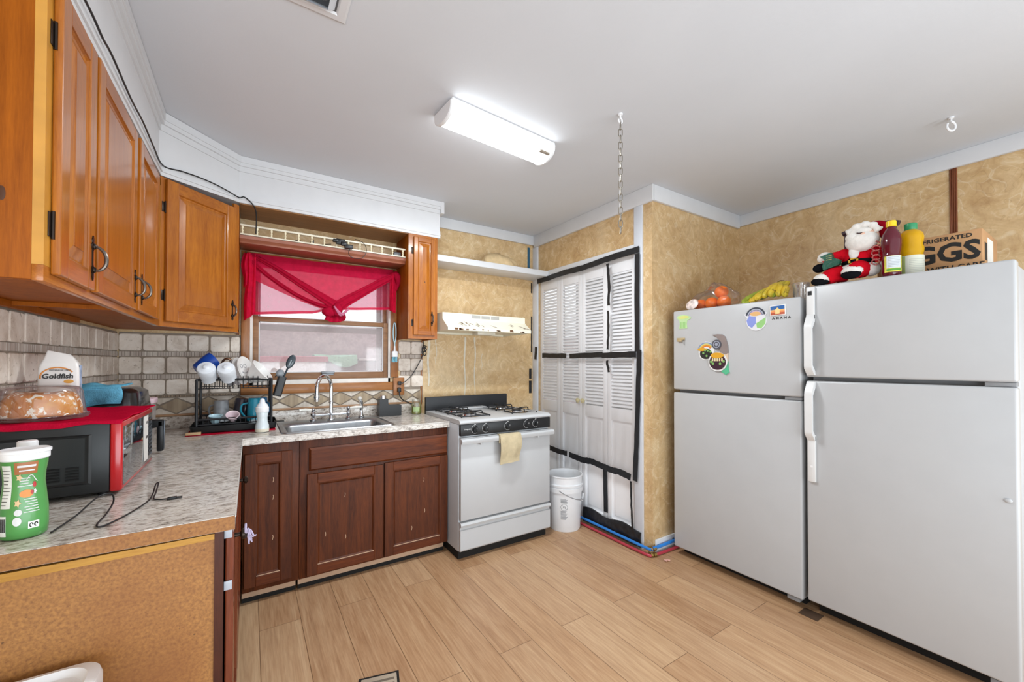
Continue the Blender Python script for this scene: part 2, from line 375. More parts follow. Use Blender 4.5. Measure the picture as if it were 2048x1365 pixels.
# paint drips on the wall under the hood
DRIP = P('dried white drip', 'd9d0bd', .4)
b = B()
for x, z0, z1, wd in ((1.262, 1.12, 1.55, .016), (1.33, 1.3, 1.545, .006), (1.60, 1.0, 1.545, .012), (1.70, 1.02, 1.545, .010), (1.77, 1.25, 1.4, .004)):
    b.grid(lambda u, v: (x+.005*math.sin(v*9+x*40)+(u-.5)*wd*1.6*(1-.55*v)*(.75+.35*math.sin(v*26)**2), YW-.0012, z1+(z0-z1)*v), 2, 30)
b.build('drip_stain', DRIP, wall_back)

# crown and other white trim
b = B(); cz = 2.445
b.box(1.235, XC, YW-.022, YW, cz+.025, H, .003); struct(b.build('trim_1', MT['trim']))
b = B(); b.box(XC-.022, XC, YF-.022, YW-.022, cz, H, .003); struct(b.build('trim_2', MT['trim']))
b = B(); b.box(XC, XR-.022, YF-.022, YF, cz+.005, H, .003); struct(b.build('trim_3', MT['trim']))
b = B(); b.box(XR-.022, XR, YB, YF, 2.468, H, .003); struct(b.build('trim_4', MT['trim']))
b = B(); b.box(XC-.016, XC, 1.905, DY0, 0, cz, .002); struct(b.build('trim_5', MT['trim_grey']))      # closet casing by the corner
b = B(); b.box(XC-.016, XC, DY1, YW, 0, cz, .002); struct(b.build('trim_6', MT['trim_grey']))
b = B(); b.box(XC-.016, XC, DY0, DY1, DZ-.005, 2.178, .002); struct(b.build('trim_7', MT['trim']))
b = B(); b.box(XC+.02, XR, YF-.014, YF, 0, .09, .004); struct(b.build('baseboard_return', MT['trim']))
b = B()
for k in range(4): b.cyl((XR-.004, .572+k*.008, .1), (XR-.004, .572+k*.008, 2.468), .0042, n=8)
struct(b.build('trim_8', wood('red brown strip', '8a4a25', '5b2a12', 'z', .4, .2)))
b = B(); b.box(1.190, 1.205, YW-.008, YW, .97, 1.5, .002); struct(b.build('trim_9', MT['casing']))
b = B(); b.box(2.278, 2.305, YW-.003, YW, 2.172, 2.445); struct(b.build('trim_10', P('teal painted strip', '2f5d78', .5)))

# soffit over the wall cabinets
SL = [(XL, 1.22), (-.385, 1.22), (-.385, 2.612), (-.062, 2.932), (1.235, 2.932), (1.235, YW), (XL, YW)]
SZ = [2.197, 2.2, 2.25, 2.288, 2.286, 2.286, 2.262]
b = B()
def block(pts):
    n = len(pts); b.add([(x, y, z) for x, y, z in pts]+[(x, y, H) for x, y, z in pts], [tuple(reversed(range(n))), tuple(range(n, 2*n))]+[(i, (i+1) % n, n+(i+1) % n, n+i) for i in range(n)])
block([(*SL[0], 2.197), (*SL[1], 2.2), (*SL[2], 2.25), (*SL[3], 2.288), (-.062, YW, 2.288), (XL, YW, 2.26)]); block([(-.0619, 2.932, 2.286), (1.235, 2.932, 2.286), (1.235, YW, 2.286), (-.0619, YW, 2.286)])
struct(b.build('wall_soffit', MT['trim'], smooth=0))
def follow(path, zs, d0, d1, h0, h1, mb):
    """moulding run along the soffit face: offset d0..d1 outwards, heights h0..h1 above zs"""
    pts = [Vector((x, y, 0)) for x, y in path]; rings = []
    for i, p in enumerate(pts):
        t0 = (p-pts[i-1]).normalized() if i else (pts[1]-p).normalized(); t1 = (pts[i+1]-p).normalized() if i < len(pts)-1 else t0
        n0 = Vector((t0.y, -t0.x, 0)); n1 = Vector((t1.y, -t1.x, 0)); nn = (n0+n1).normalized(); k = 1/max(.3, nn.dot(n0))
        a = p+nn*d0*k; c = p+nn*d1*k
        rings.append([(a.x, a.y, zs[i]+h0), (c.x, c.y, zs[i]+h0), (c.x, c.y, zs[i]+h1), (a.x, a.y, zs[i]+h1)])
    mb.rings(rings)
path = SL[1:5]; zt = [2.47, 2.47, 2.472, 2.472]
b = B(); follow(path, zt, -.002, .008, 0, .03, b); follow(path, zt, -.002, .02, .03, H-2.472, b); follow(path, zt, -.002, .026, .05, H-2.473, b)
b.box(1.235, 1.262, 2.905, YW-.022, 2.472, H, .002)
struct(b.build('trim_11', MT['trim'], smooth=0))
b = B(); follow(path, SZ[1:5], -.002, .010, -.006, .05, b); follow(path, SZ[1:5], -.002, .016, .012, .02, b)
struct(b.build('trim_12', MT['trim'], smooth=0))
b = B(); b.box(-.058, .985, 2.934, YW-.002, 2.276, 2.2855); struct(b.build('trim_13', wood('brown soffit board', 'a9794a', '7d5430', 'x', .5, .1)))

# ceiling light: a two-foot wraparound tube fixture
ln = thing('ceiling_light', 'lit white two-foot tube light fixture on the ceiling', 'lamp', (1.105, 1.835, H))
T = Matrix.Translation((1.105, 1.835, H)) @ Matrix.Rotation(math.radians(4.5), 4, 'Z')
L2, HW = .325, .084
prof = [(HW*math.cos(t)*1.0, -.018-.062*math.sin(t)**.8) for t in [PI*k/14 for k in range(15)]]
prof = [(HW, -.012)]+prof[1:-1]+[(-HW, -.012)]
b = B(T); b.rings([[(x, y, z) for y, z in prof] for x in (-L2, L2)]); E_ = NT('lit frosted diffuser')
E_.set(Base_Color='f4f5f6', Roughness=.4, Emission_Color=(.90, .96, 1, 1), Emission_Strength=LAMP_POWER)
b.build('diffuser', E_.m, ln, smooth=60)
b = B(T); b.box(-L2-.004, L2+.004, -HW-.006, HW+.006, -.016, 0, .003); b.build('base_pan', MT['white_pl'], ln)
for sx in (-1, 1):
    b = B(T); cap = [(y*1.06, z*1.06) for y, z in prof]
    b.rings([[(sx*(L2-.006), y, z) for y, z in cap], [(sx*(L2+.006), y, z) for y, z in cap], [(sx*(L2+.010), y*.94, z*.95) for y, z in cap]]); b.build('end_cap', MT['white_pl'], ln)
tl_ = bpy.data.lights.new('tube_light', 'AREA'); tl_.shape = 'RECTANGLE'; tl_.size = 2*L2-.02; tl_.size_y = .10; tl_.energy = 28; tl_.color = (.90, .96, 1)
to_ = bpy.data.objects.new('tube_light', tl_); COL.objects.link(to_); to_.parent = ln; to_.location = (0, 0, -.0815); to_.rotation_euler = (0, 0, math.radians(4.5))
b = B(T); b.box(.235, .305, -HW*.72-.012, -HW*.72+.004, -.0685, -.0575); b.build('scorch_mark', P('brown scorch', '8d8070', .7), ln)

# ceiling vent
vt = thing('ceiling_vent', 'white square ceiling vent with nested louvres at the top edge', 'vent', (.115, 1.39, H))
def sqring(mb, c, h0, h1, z0, z1):
    cx, cy = c; q = lambda h, z: [(cx-h, cy-h, z), (cx+h, cy-h, z), (cx+h, cy+h, z), (cx-h, cy+h, z)]
    mb.rings([q(h0, z0), q(h1, z1), q(h1-.003, z1-.003), q(h0-.003, z0-.003)], cap0=False, cap1=False, loop=True)
b = B(); vc = (.115, 1.39)
for h0, h1 in ((.168, .140),): b.rings([[(vc[0]+sx*h, vc[1]+sy*h, z) for sx, sy in ((-1, -1), (1, -1), (1, 1), (-1, 1))] for h, z in ((.168, H), (.168, H-.006), (.160, H-.010), (.138, H-.010), (.132, H-.002))], cap0=False, cap1=False)
b.build('frame', MT['trim'], vt, smooth=0)
for h in (.126, .098, .070):
    b = B(); sqring(b, vc, h, h-.022, H-.004, H-.03); b.build('louvre', MT['trim_grey'], vt, smooth=0)
b = B(); b.box(vc[0]-.04, vc[0]+.04, vc[1]-.04, vc[1]+.04, H-.022, H-.018); b.build('centre_plate', MT['trim_grey'], vt)
b = B(); b.box(vc[0]-.132, vc[0]+.132, vc[1]-.132, vc[1]+.132, H-.0035, H-.001); b.build('duct_opening', P('dark duct', '5d5e60', .8), vt)

# hook with hanging chain, and a second bare hook
ck = thing('hanging_chain', 'steel chain hanging from a white hook in the ceiling', 'chain', (1.545, 1.388, H))
b = B(); b.lathe([(.012, 0), (.012, -.006), (.005, -.008)], (1.545, 1.388, H), 12); b.tube([(1.545, 1.388, H-.006), (1.545, 1.388, H-.022)], .004, 8); b.tube(arc((1.545, 1.388, H-.034), .013, 90, -200, 14, (1, 0, 0)), .0038, 8); b.build('hook', MT['white_pl'], ck)
zc = H-.044; k = 0; CHN = P('worn steel chain', '9b958b', .35, .9)
while zc > 1.99:
    u = Vector((.8, -.6, 0)) if k % 2 else Vector((.6, .8, 0)); L = .036
    pts = [Vector((1.545, 1.388, zc-L/2))+u*(.0095*math.cos(a))+Vector((0, 0, 1))*(.0095*math.sin(a)+(.0095 if math.sin(a) > 0 else -.0095)) for a in [2*PI*(j+.5)/16 for j in range(16)]]
    b = B(); b.tube(pts, .0023, 6, closed=True); b.build('link', CHN, ck); zc -= .0325; k += 1
b = B(); c0 = (2.969, .502); b.lathe([(.011, 0), (.011, -.006), (.004, -.008)], (*c0, H), 12); b.tube([(*c0, H-.006), (*c0, H-.022)], .004, 8); b.tube(arc((c0[0], c0[1], H-.045), .023, 90, -215, 18, (.85, -.5, 0)), .005, 8)
tag(b.build('ceiling_hook', MT['white_pl']), 'bare white hook screwed in the ceiling above the egg carton', 'hook')

# ---------------------------------------------------------------- window
wn = bpy.data.objects.new('window_1', None); COL.objects.link(wn); wn.location = (.47, YW, WZ0); ORG['window_1'] = Vector(wn.location); wn['kind'] = 'structure'
JW = P('off white window jamb', 'ddd9d2', .5)
b = B(); b.box(-.05, 0.0, YW-.022, YW+.002, 1.10, 2.06, .004); b.box(.94, 1.0, YW-.022, YW+.002, 1.20, 2.06, .004); b.build('casing', MT['casing'], wn)
b = B(); b.box(-.05, .958, YW-.024, YW+.002, 1.10, 1.165, .006); b.build('casing_bottom', MT['casing_x'], wn)
b = B(); b.box(-.05, 1.0, YW-.026, YW+.002, 1.98, 2.056, .004); b.build('casing_top', MT['casing_x'], wn)
b = B(); b.box(.0, .016, YW-.004, YW+.12, 1.165, 2.03); b.box(.924, .94, YW-.004, YW+.12, 1.165, 2.03); b.box(0, .94, YW-.004, YW+.12, 1.165, 1.196); b.box(0, .94, YW, YW+.12, 2.014, 2.03); b.build('jamb', JW, wn)
SW_ = wood('sash pine', '9c7350', '6f4c30', 'x', .45, .1)
def sash(z0, z1, y, name, rail=.034, bot=.05):
    b = B(); b.box(.016, .016+rail, y, y+.032, z0, z1, .003); b.box(.924-rail, .924, y, y+.032, z0, z1, .003); b.box(.016+rail, .924-rail, y, y+.032, z0, z0+bot, .003); b.box(.016+rail, .924-rail, y, y+.032, z1-rail, z1, .003)
    f = b.build(name, SW_, wn)
    b = B(); g = .006; x0, x1, a0, a1 = .016+rail, .924-rail, z0+bot, z1-rail
    b.box(x0, x0+g, y+.006, y+.02, a0, a1); b.box(x1-g, x1, y+.006, y+.02, a0, a1); b.box(x0, x1, y+.006, y+.02, a0, a0+g); b.box(x0, x1, y+.006, y+.02, a1-g, a1)
    b.build('glazing_bead', MT['trim'], f); return f, (x0, x1, a0, a1)
s1, q = sash(1.196, 1.632, YW+.012, 'lower_sash')
b = B(); b.box(q[0], q[1], YW+.026, YW+.029, q[2], q[3]); b.build('pane', glassy('dirty window glass', (1, .96, .96), .20, (.90, .84, .84), .05, .12, 70, .06), s1)
b = B(); b.box(.44, .53, YW-.006, YW+.012, 1.236, 1.252, .003); b.box(.445, .525, YW+.004, YW+.012, 1.225, 1.24, .002); b.build('sash_lift', P('grey metal lift', '77797c', .35, .8), s1)
s2, q = sash(1.60, 2.014, YW+.05, 'upper_sash', .03, .032)
b = B(); b.box(q[0], q[1], YW+.062, YW+.065, q[2], q[3]); b.build('pane', glassy('clear window glass', (1, 1, 1), .10, (.95, .93, .93), .03, .12), s2)
# storm frame just outside
b = B(); ST = P('grey storm frame', '8a7f78', .5)
b.box(.016, .06, YW+.095, YW+.115, 1.2, 2.01); b.box(.86, .924, YW+.095, YW+.115, 1.2, 2.01); b.box(.06, .86, YW+.095, YW+.115, 1.545, 1.585); b.box(.06, .86, YW+.095, YW+.115, 1.2, 1.225); b.build('storm_frame', ST, wn)

# what stands outside the window
struct(B().box(-4, 6, YW+.12, 9, -.3, -.05).build('ground', P('grey outside paving', '9d968f', .9)))
struct(B().box(-4, 6, 5.6, 5.8, -.05, 1.78).build('wall_neighbour', P('pinkish grey block wall', 'c2afb0', .85, var=.12, vs=14)))
tb = thing('storage_tub', 'big white tub with pink rim outside the window', 'tub', (.38, 4.75, -.05))
b = B(); b.lathe([(.30, .35), (.31, 1.40)], (.38, 4.75, -.05), 32, sx=1.0, sy=.8); b.build('body', P('white tub plastic', 'e9e3e3', .5), tb)
b = B(); b.lathe([(.315, 1.37), (.335, 1.375), (.335, 1.425), (.31, 1.43), (.30, 1.40)], (.38, 4.75, -.05), 32, sy=.8); b.build('rim', P('pink rim', 'cf7f8c', .5), tb)
b = B(); b.box(.1, .66, 4.52, 4.98, 0, .352, .03); b.build('base_crate', P('grey crate', '8d8888', .7), tb)
b = B(); b.box(.62, 1.85, 5.06, 5.42, -.05, 1.335, .02); tag(b.build('garden_shelf', P('weathered grey cabinet', '9b8f8d', .8, var=.2, vs=18)), 'weathered grey cabinet outside beside the white tub', 'cabinet')
b = B(); b.grid(lambda u, v: (.62+.46*u, 5.035+.36*v-.008*math.sin(u*9), 1.39+.012*math.sin(u*7+v*4)-(.12*max(0, 1-v*18))*(.3+.7*math.sin(u*2.2)**2)), 16, 10, thick=(0, 0, .006)); tag(b.build('green_cloth', P('mint green cloth', 'a9dcc0', .8)), 'mint green cloth lying on the outside cabinet', 'cloth')
b = B(); b.box(1.1, 1.85, 5.03, 5.42, 1.337, 1.365, .004); tag(b.build('white_board', P('white board', 'e8e4e4', .6)), 'white board lying on the outside cabinet beyond the mint cloth', 'board')
b = B(); b.prism([(1.1, -.05), (1.75, -.05), (1.75, 1.95), (1.42, 1.75), (1.22, 1.2)], 0, .05); b.v = [Vector((p.x, 4.6+p.z, p.y)) for p in b.v]; tag(b.build('leaning_panel', P('pale pink panel', 'e6dcdc', .6)), 'pale panel leaning upright outside the right end of the window', 'panel')

# ---------------------------------------------------------------- tiled backsplash
def clip_tiles(mb, x0, x1, wall):
    """rows of tumbled tiles and the mosaic strips between them, from a to b along a wall"""
rowz = [(1.386, 1.487), (1.249, 1.350), (1.120, 1.213)]
def tile_field(mb, T, w, z0, z1, start=0., rs=random.Random(3)):
    mb.T = T
    for k, (a, c) in enumerate(rowz):
        if a < z0-.001 or c > z1+.02: continue
        x = start
        while x < w-.01:
            xe = min(x+.1005, w)
            if xe-x > .02:
                cx, cz, ww, hh = (x+xe)/2, (a+c)/2, xe-x, c-a; rr = min(.014, ww*.3)
                j = [rs.uniform(-.0016, .0016) for _ in range(4)]
                o = rrect(ww, hh, rr, 3, cx+j[0], cz+j[1]); i_ = rrect(ww-.007, hh-.007, rr*.8, 3, cx+j[0], cz+j[1])
                mb.rings([[(px, py, .001) for px, py in o], [(px, py, .0055+j[2]) for px, py in o], [(px, py, .009+j[2]) for px, py in i_]], cap0=False)
            x += .1075
def strips(mb, T, w, lst, dep=.005):
    mb.T = T
    for a, c in lst:
        x = 0.
        while x < w:
            xe = min(x+.0125, w); mb.box(x+.001, xe-.001, a+.003, c-.003, .001, dep+.0015*math.sin(x*900)); x += .0125
def band(mb, mb2, T, w, z0, z1, phase=0.):
    mb.T = T; mb2.T = T; p = .158; x = -phase; zm = (z0+z1)/2; g = .003
    k = 0
    while x < w:
        a, c, m_ = x, x+p, x+p/2
        lo, hi = max(a, 0), min(c, w)
        if hi-lo > .02:
            f = lambda xx: 1-abs(xx-m_)/(p/2)
            xs = sorted({lo, min(max(m_, lo), hi), hi}); up = [(xx, zm+f(xx)*(z1-zm-g)) for xx in xs]; dn = [(xx, zm-f(xx)*(zm-z0-g)) for xx in reversed(xs)]
            poly = [q for i, q in enumerate(up+dn) if i == 0 or (Vector(q)-Vector((up+dn)[i-1])).length > 1e-5]
            if (Vector(poly[0])-Vector(poly[-1])).length < 1e-5: poly.pop()
            mb.prism(poly, .001, .007)
        for zz, s in ((z1, -1), (z0, 1)):
            l2, h2 = max(a-p/2+.008, 0), min(a+p/2-.008, w)
            if h2-l2 > .03 and l2 < a < h2: mb2.prism([(l2, zz), (h2, zz), (a, zz+s*(zm-z0-.012))], .001, .0062)
        x += p
zg = .986
tl = thing('backsplash', 'tumbled stone tile backsplash along the left wall above the microwave', 'backsplash', (XL, 2.2, zg), 'stone tile backsplashes')
Tl = frame((XL+.0012, 1.32, 0), (0, 1, 0)); wl = YW-1.32
b = B(Tl); b.box(0, wl, zg, 1.497, 0, .0015); b.build('grout', MT['grout'], tl)
b = B(); tile_field(b, Tl, wl, 1.1, 1.5, -.02+.0035); b.build('tile_field', MT['stone'], tl)
for q_ in ((1.352, 1.385), (1.215, 1.247)): b = B(); strips(b, Tl, wl, [q_]); b.build('mosaic_strip', MT['strip'], tl)
b = B(); b2 = B(); band(b, b2, Tl, wl, zg+.012, 1.1); b.build('diamond_border', MT['diamond'], tl); b2.build('border_triangles', MT['light_stone'], tl)
tk = thing('backsplash', 'tumbled stone tile backsplash along the window wall behind the sink', 'backsplash', (.3, YW, zg), 'stone tile backsplashes')
Tb = frame((XL+.011, YW-.0012, 0), (1, 0, 0))
b = B(Tb); b.box(0, .595, zg, 1.497, 0, .0015); b.box(.595, 1.855-.0, zg, 1.098, 0, .0015); b.box(1.667, 1.855, 1.098, 1.497, 0, .0015); b.build('grout', MT['grout'], tk)
b = B(); tile_field(b, Tb, .592, 1.1, 1.5); b.build('tile_field', MT['stone'], tk); b = B(); tile_field(b, Tb @ Matrix.Translation((1.668, 0, 0)), .185, 1.1, 1.5, -.02); b.build('tile_field', MT['stone'], tk)
for q_ in ((1.352, 1.385), (1.215, 1.247)):
    b = B(); strips(b, Tb, .592, [q_]); b.build('mosaic_strip', MT['strip'], tk); b = B(); strips(b, Tb @ Matrix.Translation((1.668, 0, 0)), .185, [q_]); b.build('mosaic_strip', MT['strip'], tk)
b = B(); strips(b, Tb, .592, [(1.101, 1.117)], .006); b.build('bead_strip', m_mosaic('brown bead mosaic', '5f4c3c', 'a8937b', 160), tk)
b = B(); b2 = B(); band(b, b2, Tb, 1.84, zg+.014, 1.098, .13); b.build('diamond_border', MT['diamond'], tk); b2.build('border_triangles', MT['light_stone'], tk)
b = B(Tb); b.box(0, 1.84, zg, zg+.013, .001, .010, .003); b.build('pencil_liner', P('terracotta liner', 'b28a68', .5), tk)

# ---------------------------------------------------------------- cabinet doors and pulls
def panel_door(mats, parent, T, w, h, t, rail=.055, style='raised', name='door', lip=0):
    """framed door standing on local z=0..t, width along x, height along y"""
    b = B(T); e = .0035; r = rail
    b.box(0, r, 0, h, 0, t, e); b.box(w-r, w, 0, h, 0, t, e); b.box(r-.001, w-r+.001, 0, r, 0, t-.0005, e, m=1); b.box(r-.001, w-r+.001, h-r, h, 0, t-.0005, e, m=1)
    def rect(i, z): return [(i, i, z), (w-i, i, z), (w-i, h-i, z), (i, h-i, z)]
    if style == 'raised':
        b.rings([rect(r-.002, t-.001), rect(r+.003, t-.010), rect(r+.009, t-.0115), rect(r+.036, t-.003), rect(r+.0365, t-.001), rect(r+.038, t-.001)], cap0=False)
    else:
        b.rings([rect(r-.002, t-.001), rect(r+.004, t-.002), rect(r+.012, t-.009), rect(r+.014, t-.009)], cap0=False)
    return b.build(name, mats, parent, smooth=12)
PEW = P('dark worn pewter', '6f665f', .3, .85)
def bow_pull(door, T, mat1='bronze', h=.1, name='handle', out=.028):
    """antique bow pull: leaf-ended back plates top and bottom and a curved grip"""
    b = B(T); s = h/.1; b.box(-.0028, .0028, -.03*s, .03*s, 0, .0022)
    for sy in (1, -1):
        leaf = [(0, sy*.018), (.007, sy*.026), (.009, sy*.034), (.004, sy*.040), (.006, sy*.047), (0, sy*.058), (-.006, sy*.047), (-.004, sy*.040), (-.009, sy*.034), (-.007, sy*.026)]
        b.prism([(x*s, y*s) for x, y in leaf], 0, .003); b.sph((0, sy*.030*s, .004), (.006*s, .008*s, .005), 6)
    hd = b.build(name, MT[mat1], door)
    b = B(T); pts = [(0, -.032*s, .003), (0, -.030*s, out*.55), (0, -.018*s, out*.92), (0, 0, out), (0, .016*s, out*.85), (0, .027*s, out*.5), (0, .032*s, .003)]
    b.tube(spline(pts, 4), [.0026+.0016*math.sin(PI*k/24) for k in range(25)], 8, flat=1.2); b.build('grip', PEW, hd)
    return hd
def hinge(parent, T, h=.055, name='hinge', mat='bronze'):
    b = B(T); b.box(-.015, -.002, -h/2, h/2, 0, .002, .0006); b.box(.002, .016, -h/2*.9, h/2*.9, .0105, .0125, .0006); b.cyl((0, -h/2-.004, .004), (0, h/2+.004, .004), .0036, n=8)
    for yy in (-.6, .6): b.prism([(.016, yy*h/2*.9-.006), (.020, yy*h/2*.9), (.016, yy*h/2*.9+.006)], .0105, .0125)
    return b.build(name, MT[mat], parent)

# wall cabinets on the left wall
FX = -.3755; y0, y1 = 1.277, 2.602
cab = thing('wall_cabinet', 'long honey pine wall cabinet with three tall doors over the microwave', 'cabinet', (XL+.01, y0, 1.495))
b = B(); b.box(XL+.001, FX-.018, y0, y0+.018, 1.497, 2.188, .001); b.build('end_panel', MT['side_z'], cab)
b = B(); b.sph((-.437, y0, 1.672), (.006, .0012, .016), 8); b.build('wood_knot', P('dark knot', '4a2810', .6), cab)
b = B(); b.box(XL+.001, FX-.018, y0+.018, y1, 1.512, 1.522); b.box(XL+.001, XL+.012, y0+.018, y1, 1.522, 2.19); b.box(XL+.001, FX-.018, y0+.02, y1, 2.18, 2.19); b.build('carcass', MT['side_z'], cab)
FF = P('amber pine face frame', 'c18a35', .3, var=.1, coat=.4)
b = B(); b.box(FX-.018, FX, y0, y1, 1.495, 1.53, .001); b.build('bottom_rail', MT['honey_y'], cab)
b = B(); b.box(FX-.018, FX, y0, y1, 2.165, 2.19, .001); b.box(FX-.018, FX, y0, y0+.036, 1.53, 2.165); b.box(FX-.018, FX, 1.535, 1.595, 1.53, 2.165); b.box(FX-.018, FX, 2.02, 2.10, 1.53, 2.165); b.box(FX-.018, FX, 2.45, y1, 1.53, 2.165); b.build('face_frame', FF, cab)
b = B(); b.box(XL+.013, FX-.02, y0+.02, y0+.032, 1.497, 1.511); b.box(XL+.013, XL+.03, y0+.02, 2.5, 1.49, 1.511); b.box(XL+.013, FX-.02, 1.9, 1.915, 1.497, 1.511); b.build('under_rail', MT['side_z'], cab)
D = []
for ya, yb, za, zb in ((1.309, 1.552, 1.515, 2.172), (1.578, 2.032, 1.515, 2.180), (2.086, 2.476, 1.519, 2.190)):
    T = frame((FX, ya, za), (0, 1, 0)); d = panel_door([MT['honey_z'], MT['honey_y']], cab, T, yb-ya, zb-za, .0105+.006, .052); D.append((d, T, yb-ya, zb-za))
for i, (d, T, ww, hh) in enumerate(D):
    left = i != 2
    for yy in (.11, hh-.12):
        if left: hinge(d, T @ Matrix.Translation((0, yy, 0)))
    hx = ww-.028 if left else .03
    bow_pull(d, T @ Matrix.Translation((hx, .085, .0165)), h=.105)
# diagonal corner cabinet
pa, pb = Vector((FX, y1+.002, 0)), Vector((-.060, 2.921, 0)); du = (pb-pa).normalized(); dl = (pb-pa).length
dcab = thing('corner_cabinet', 'diagonal honey pine corner wall cabinet with one door left of the window', 'cabinet', (-.4, 3.0, 1.497))
b = B(); poly = [(XL+.001, y1+.003), (pa.x-.002, pa.y), (pb.x, pb.y+.004), (pb.x, YW-.012), (XL+.001, YW-.012)]
n = len(poly); b.prism(poly, 1.512, 1.522); b.prism(poly, 2.225, 2.24); b.build('carcass', MT['side_z'], dcab)
b = B(); b.box(pb.x-.016, pb.x, pb.y+.012, YW-.012, 1.50, 2.236, .001); b.build('end_panel', MT['side_z'], dcab)
Td = frame((pa.x, pa.y, 0), du)
b = B(Td); b.box(0, .022, 1.497, 2.238, -.016, 0); b.box(dl-.035, dl, 1.497, 2.262, -.016, 0); b.box(.022, dl-.035, 2.205, 2.238, -.016, 0); b.build('face_frame', MT['honey_z'], dcab)
b = B(Td); b.box(.022, dl-.035, 1.497, 1.538, -.016, 0); b.build('bottom_rail', MT['honey_x'], dcab)
Tdd = Td @ Matrix.Translation((.021, 1.523, 0)); dw, dh = dl-.055, 2.232-1.523
d = panel_door([MT['honey_z'], MT['honey_x']], dcab, Tdd, dw, dh, .0165, .058)
for yy in (.13, dh-.14): hinge(d, Tdd @ Matrix.Translation((0, yy, 0)), .05)
bow_pull(d, Tdd @ Matrix.Translation((dw-.022, .10, .0165)), h=.105)
# narrow cabinet right of the window
nx0, nx1, ny = .985, 1.213, 2.925
ncab = thing('narrow_wall_cabinet', 'narrow honey pine wall cabinet with one door right of the window', 'cabinet', (1.1, 3.07, 1.497))
b = B(); b.box(nx0, nx0+.014, ny+.016, YW-.012, 1.497, 2.28, .001); b.box(nx1-.014, nx1, ny+.016, YW-.012, 1.497, 2.28); b.box(nx0+.014, nx1-.014, ny+.016, YW-.012, 1.505, 1.515); b.box(nx0+.014, nx1-.014, ny+.016, YW-.012, 2.268, 2.28); b.build('carcass', MT['side_z'], ncab)
Tn = frame((nx0, ny+.016, 1.497), (1, 0, 0)); nw = nx1-nx0
b = B(Tn); b.box(0, .046, 0, .785, 0, .016); b.box(nw-.03, nw, 0, .785, 0, .016); b.box(.046, nw-.03, 0, .045, 0, .016); b.box(.046, nw-.03, .75, .785, 0, .016); b.build('face_frame', MT['honey_z'], ncab)
T = Tn @ Matrix.Translation((.036, .028, .016)); d = panel_door([MT['honey_z'], MT['honey_x']], ncab, T, nw-.058, .735, .0165, .034)
for yy in (.09, .63): hinge(d, T @ Matrix.Translation((0, yy, 0)), .05)
bow_pull(d, T @ Matrix.Translation((nw-.058-.028, .125, .0165)), h=.10)
b = B(T); b.sph((.085, .40, .0145), (.008, .010, .0012), 8); b.build('wood_knot', P('dark knot', '5a2f14', .5), d)

# shelf with gallery rail across the top of the window
gs = thing('gallery_shelf', 'wooden shelf over the window edged with a cream spindle gallery rail', 'shelf', (.46, 3.1, 2.055))
SHW = wood('rosy brown shelf', 'a8694e', '7f4632', 'x', .35, .3)
b = B(); b.box(-.058, .984, 3.0, YW-.03, 2.06, 2.105, .002); b.rings([[(x, y, z) for y, z in ((3.0, 2.07), (2.985, 2.085), (2.982, 2.104), (3.0, 2.108))] for x in (-.058, .984)]); b.build('board', SHW, gs)
b = B(); b.box(-.056, .982, 2.984, 3.004, 2.108, 2.117, .002); b.box(-.056, .982, 2.986, 3.002, 2.163, 2.175, .003); b.build('rail', MT['cream'], gs)
SPN = P('cream painted spindle', 'e8ddbd', .4)
for k in range(14):
    x = -.044+k*.0775; b = B(); b.lathe([(.006, 0), (.006, .006), (.0035, .010), (.0075, .018), (.0035, .027), (.0075, .036), (.006, .046)], (x, 2.994, 2.117), 10); b.build('spindle', SPN, gs)

# white shelf above the stove
wsf = thing('wall_shelf', 'white painted board shelf over the range hood', 'shelf', (1.8, 3.1, 2.12))
b = B(); b.box(1.216, XC-.001, 2.979, YW-.001, 2.122, 2.172, .003); b.build('board', MT['trim'], wsf)
b = B(); b.box(1.222, 1.24, YW-.06, YW-.001, 2.06, 2.122, .002); b.build('bracket', MT['trim'], wsf)
b = B()
def bag(u, v):
    a = 2*PI*u; z = v; r = (1-z**2.6)**.5; wob = 1+.05*math.sin(5*a+z*6)+.03*math.sin(9*a)
    return (1.875+.185*r*math.cos(a)*wob+.01*z, 3.10+.095*r*math.sin(a)*wob, 2.172+.118*z*(1+.10*math.cos(a-2.4)))
b.grid(bag, 40, 12); b.prism([(1.875+.18*math.cos(2*PI*k/24), 3.10+.09*math.sin(2*PI*k/24)) for k in range(24)], 2.1725, 2.178)
tag(b.build('cloth_bundle', cloth('tan cloth', 'd9bf95', .1, bs=90), smooth=60), 'tan cloth bundle lying on the white shelf', 'cloth')

# ---------------------------------------------------------------- base cabinets and worktop
CZ = .91; CXF, CYF, CXE, CYE = -.03, 2.59, 1.168, 1.315
SX0, SX1, SY0, SY1 = .177, .786, 2.656, 3.018
wt = thing('countertop', 'grey speckled granite-look corner worktop on the dark cabinets', 'countertop', (.2, 2.9, .872))
b = B(); z0 = .872
b.box(XL+.001, CXF, CYE, CYF, z0, CZ, .0); b.box(XL+.001, SX0, CYF, YW-.012, z0, CZ); b.box(SX0, SX1, CYF, SY0, z0, CZ); b.box(SX0, SX1, SY1, YW-.012, z0, CZ); b.box(SX1, CXE, CYF, YW-.012, z0, CZ)
b.build('slab', MT['granite'], wt, smooth=0)
b = B(); b.box(XL+.012, CXE, YW-.030, YW-.0115, CZ, zg-.001, .002); b.box(XL+.0115, XL+.030, CYE, YW-.03, CZ, zg-.001, .002); b.build('upstand', MT['granite'], wt)
b = B(); b.box(XL+.001, CXF, CYE-.002, CYE, z0+.001, CZ-.002); lab(b.build('raw_end', MT['board'], wt), 'raw chipboard end of the worktop')
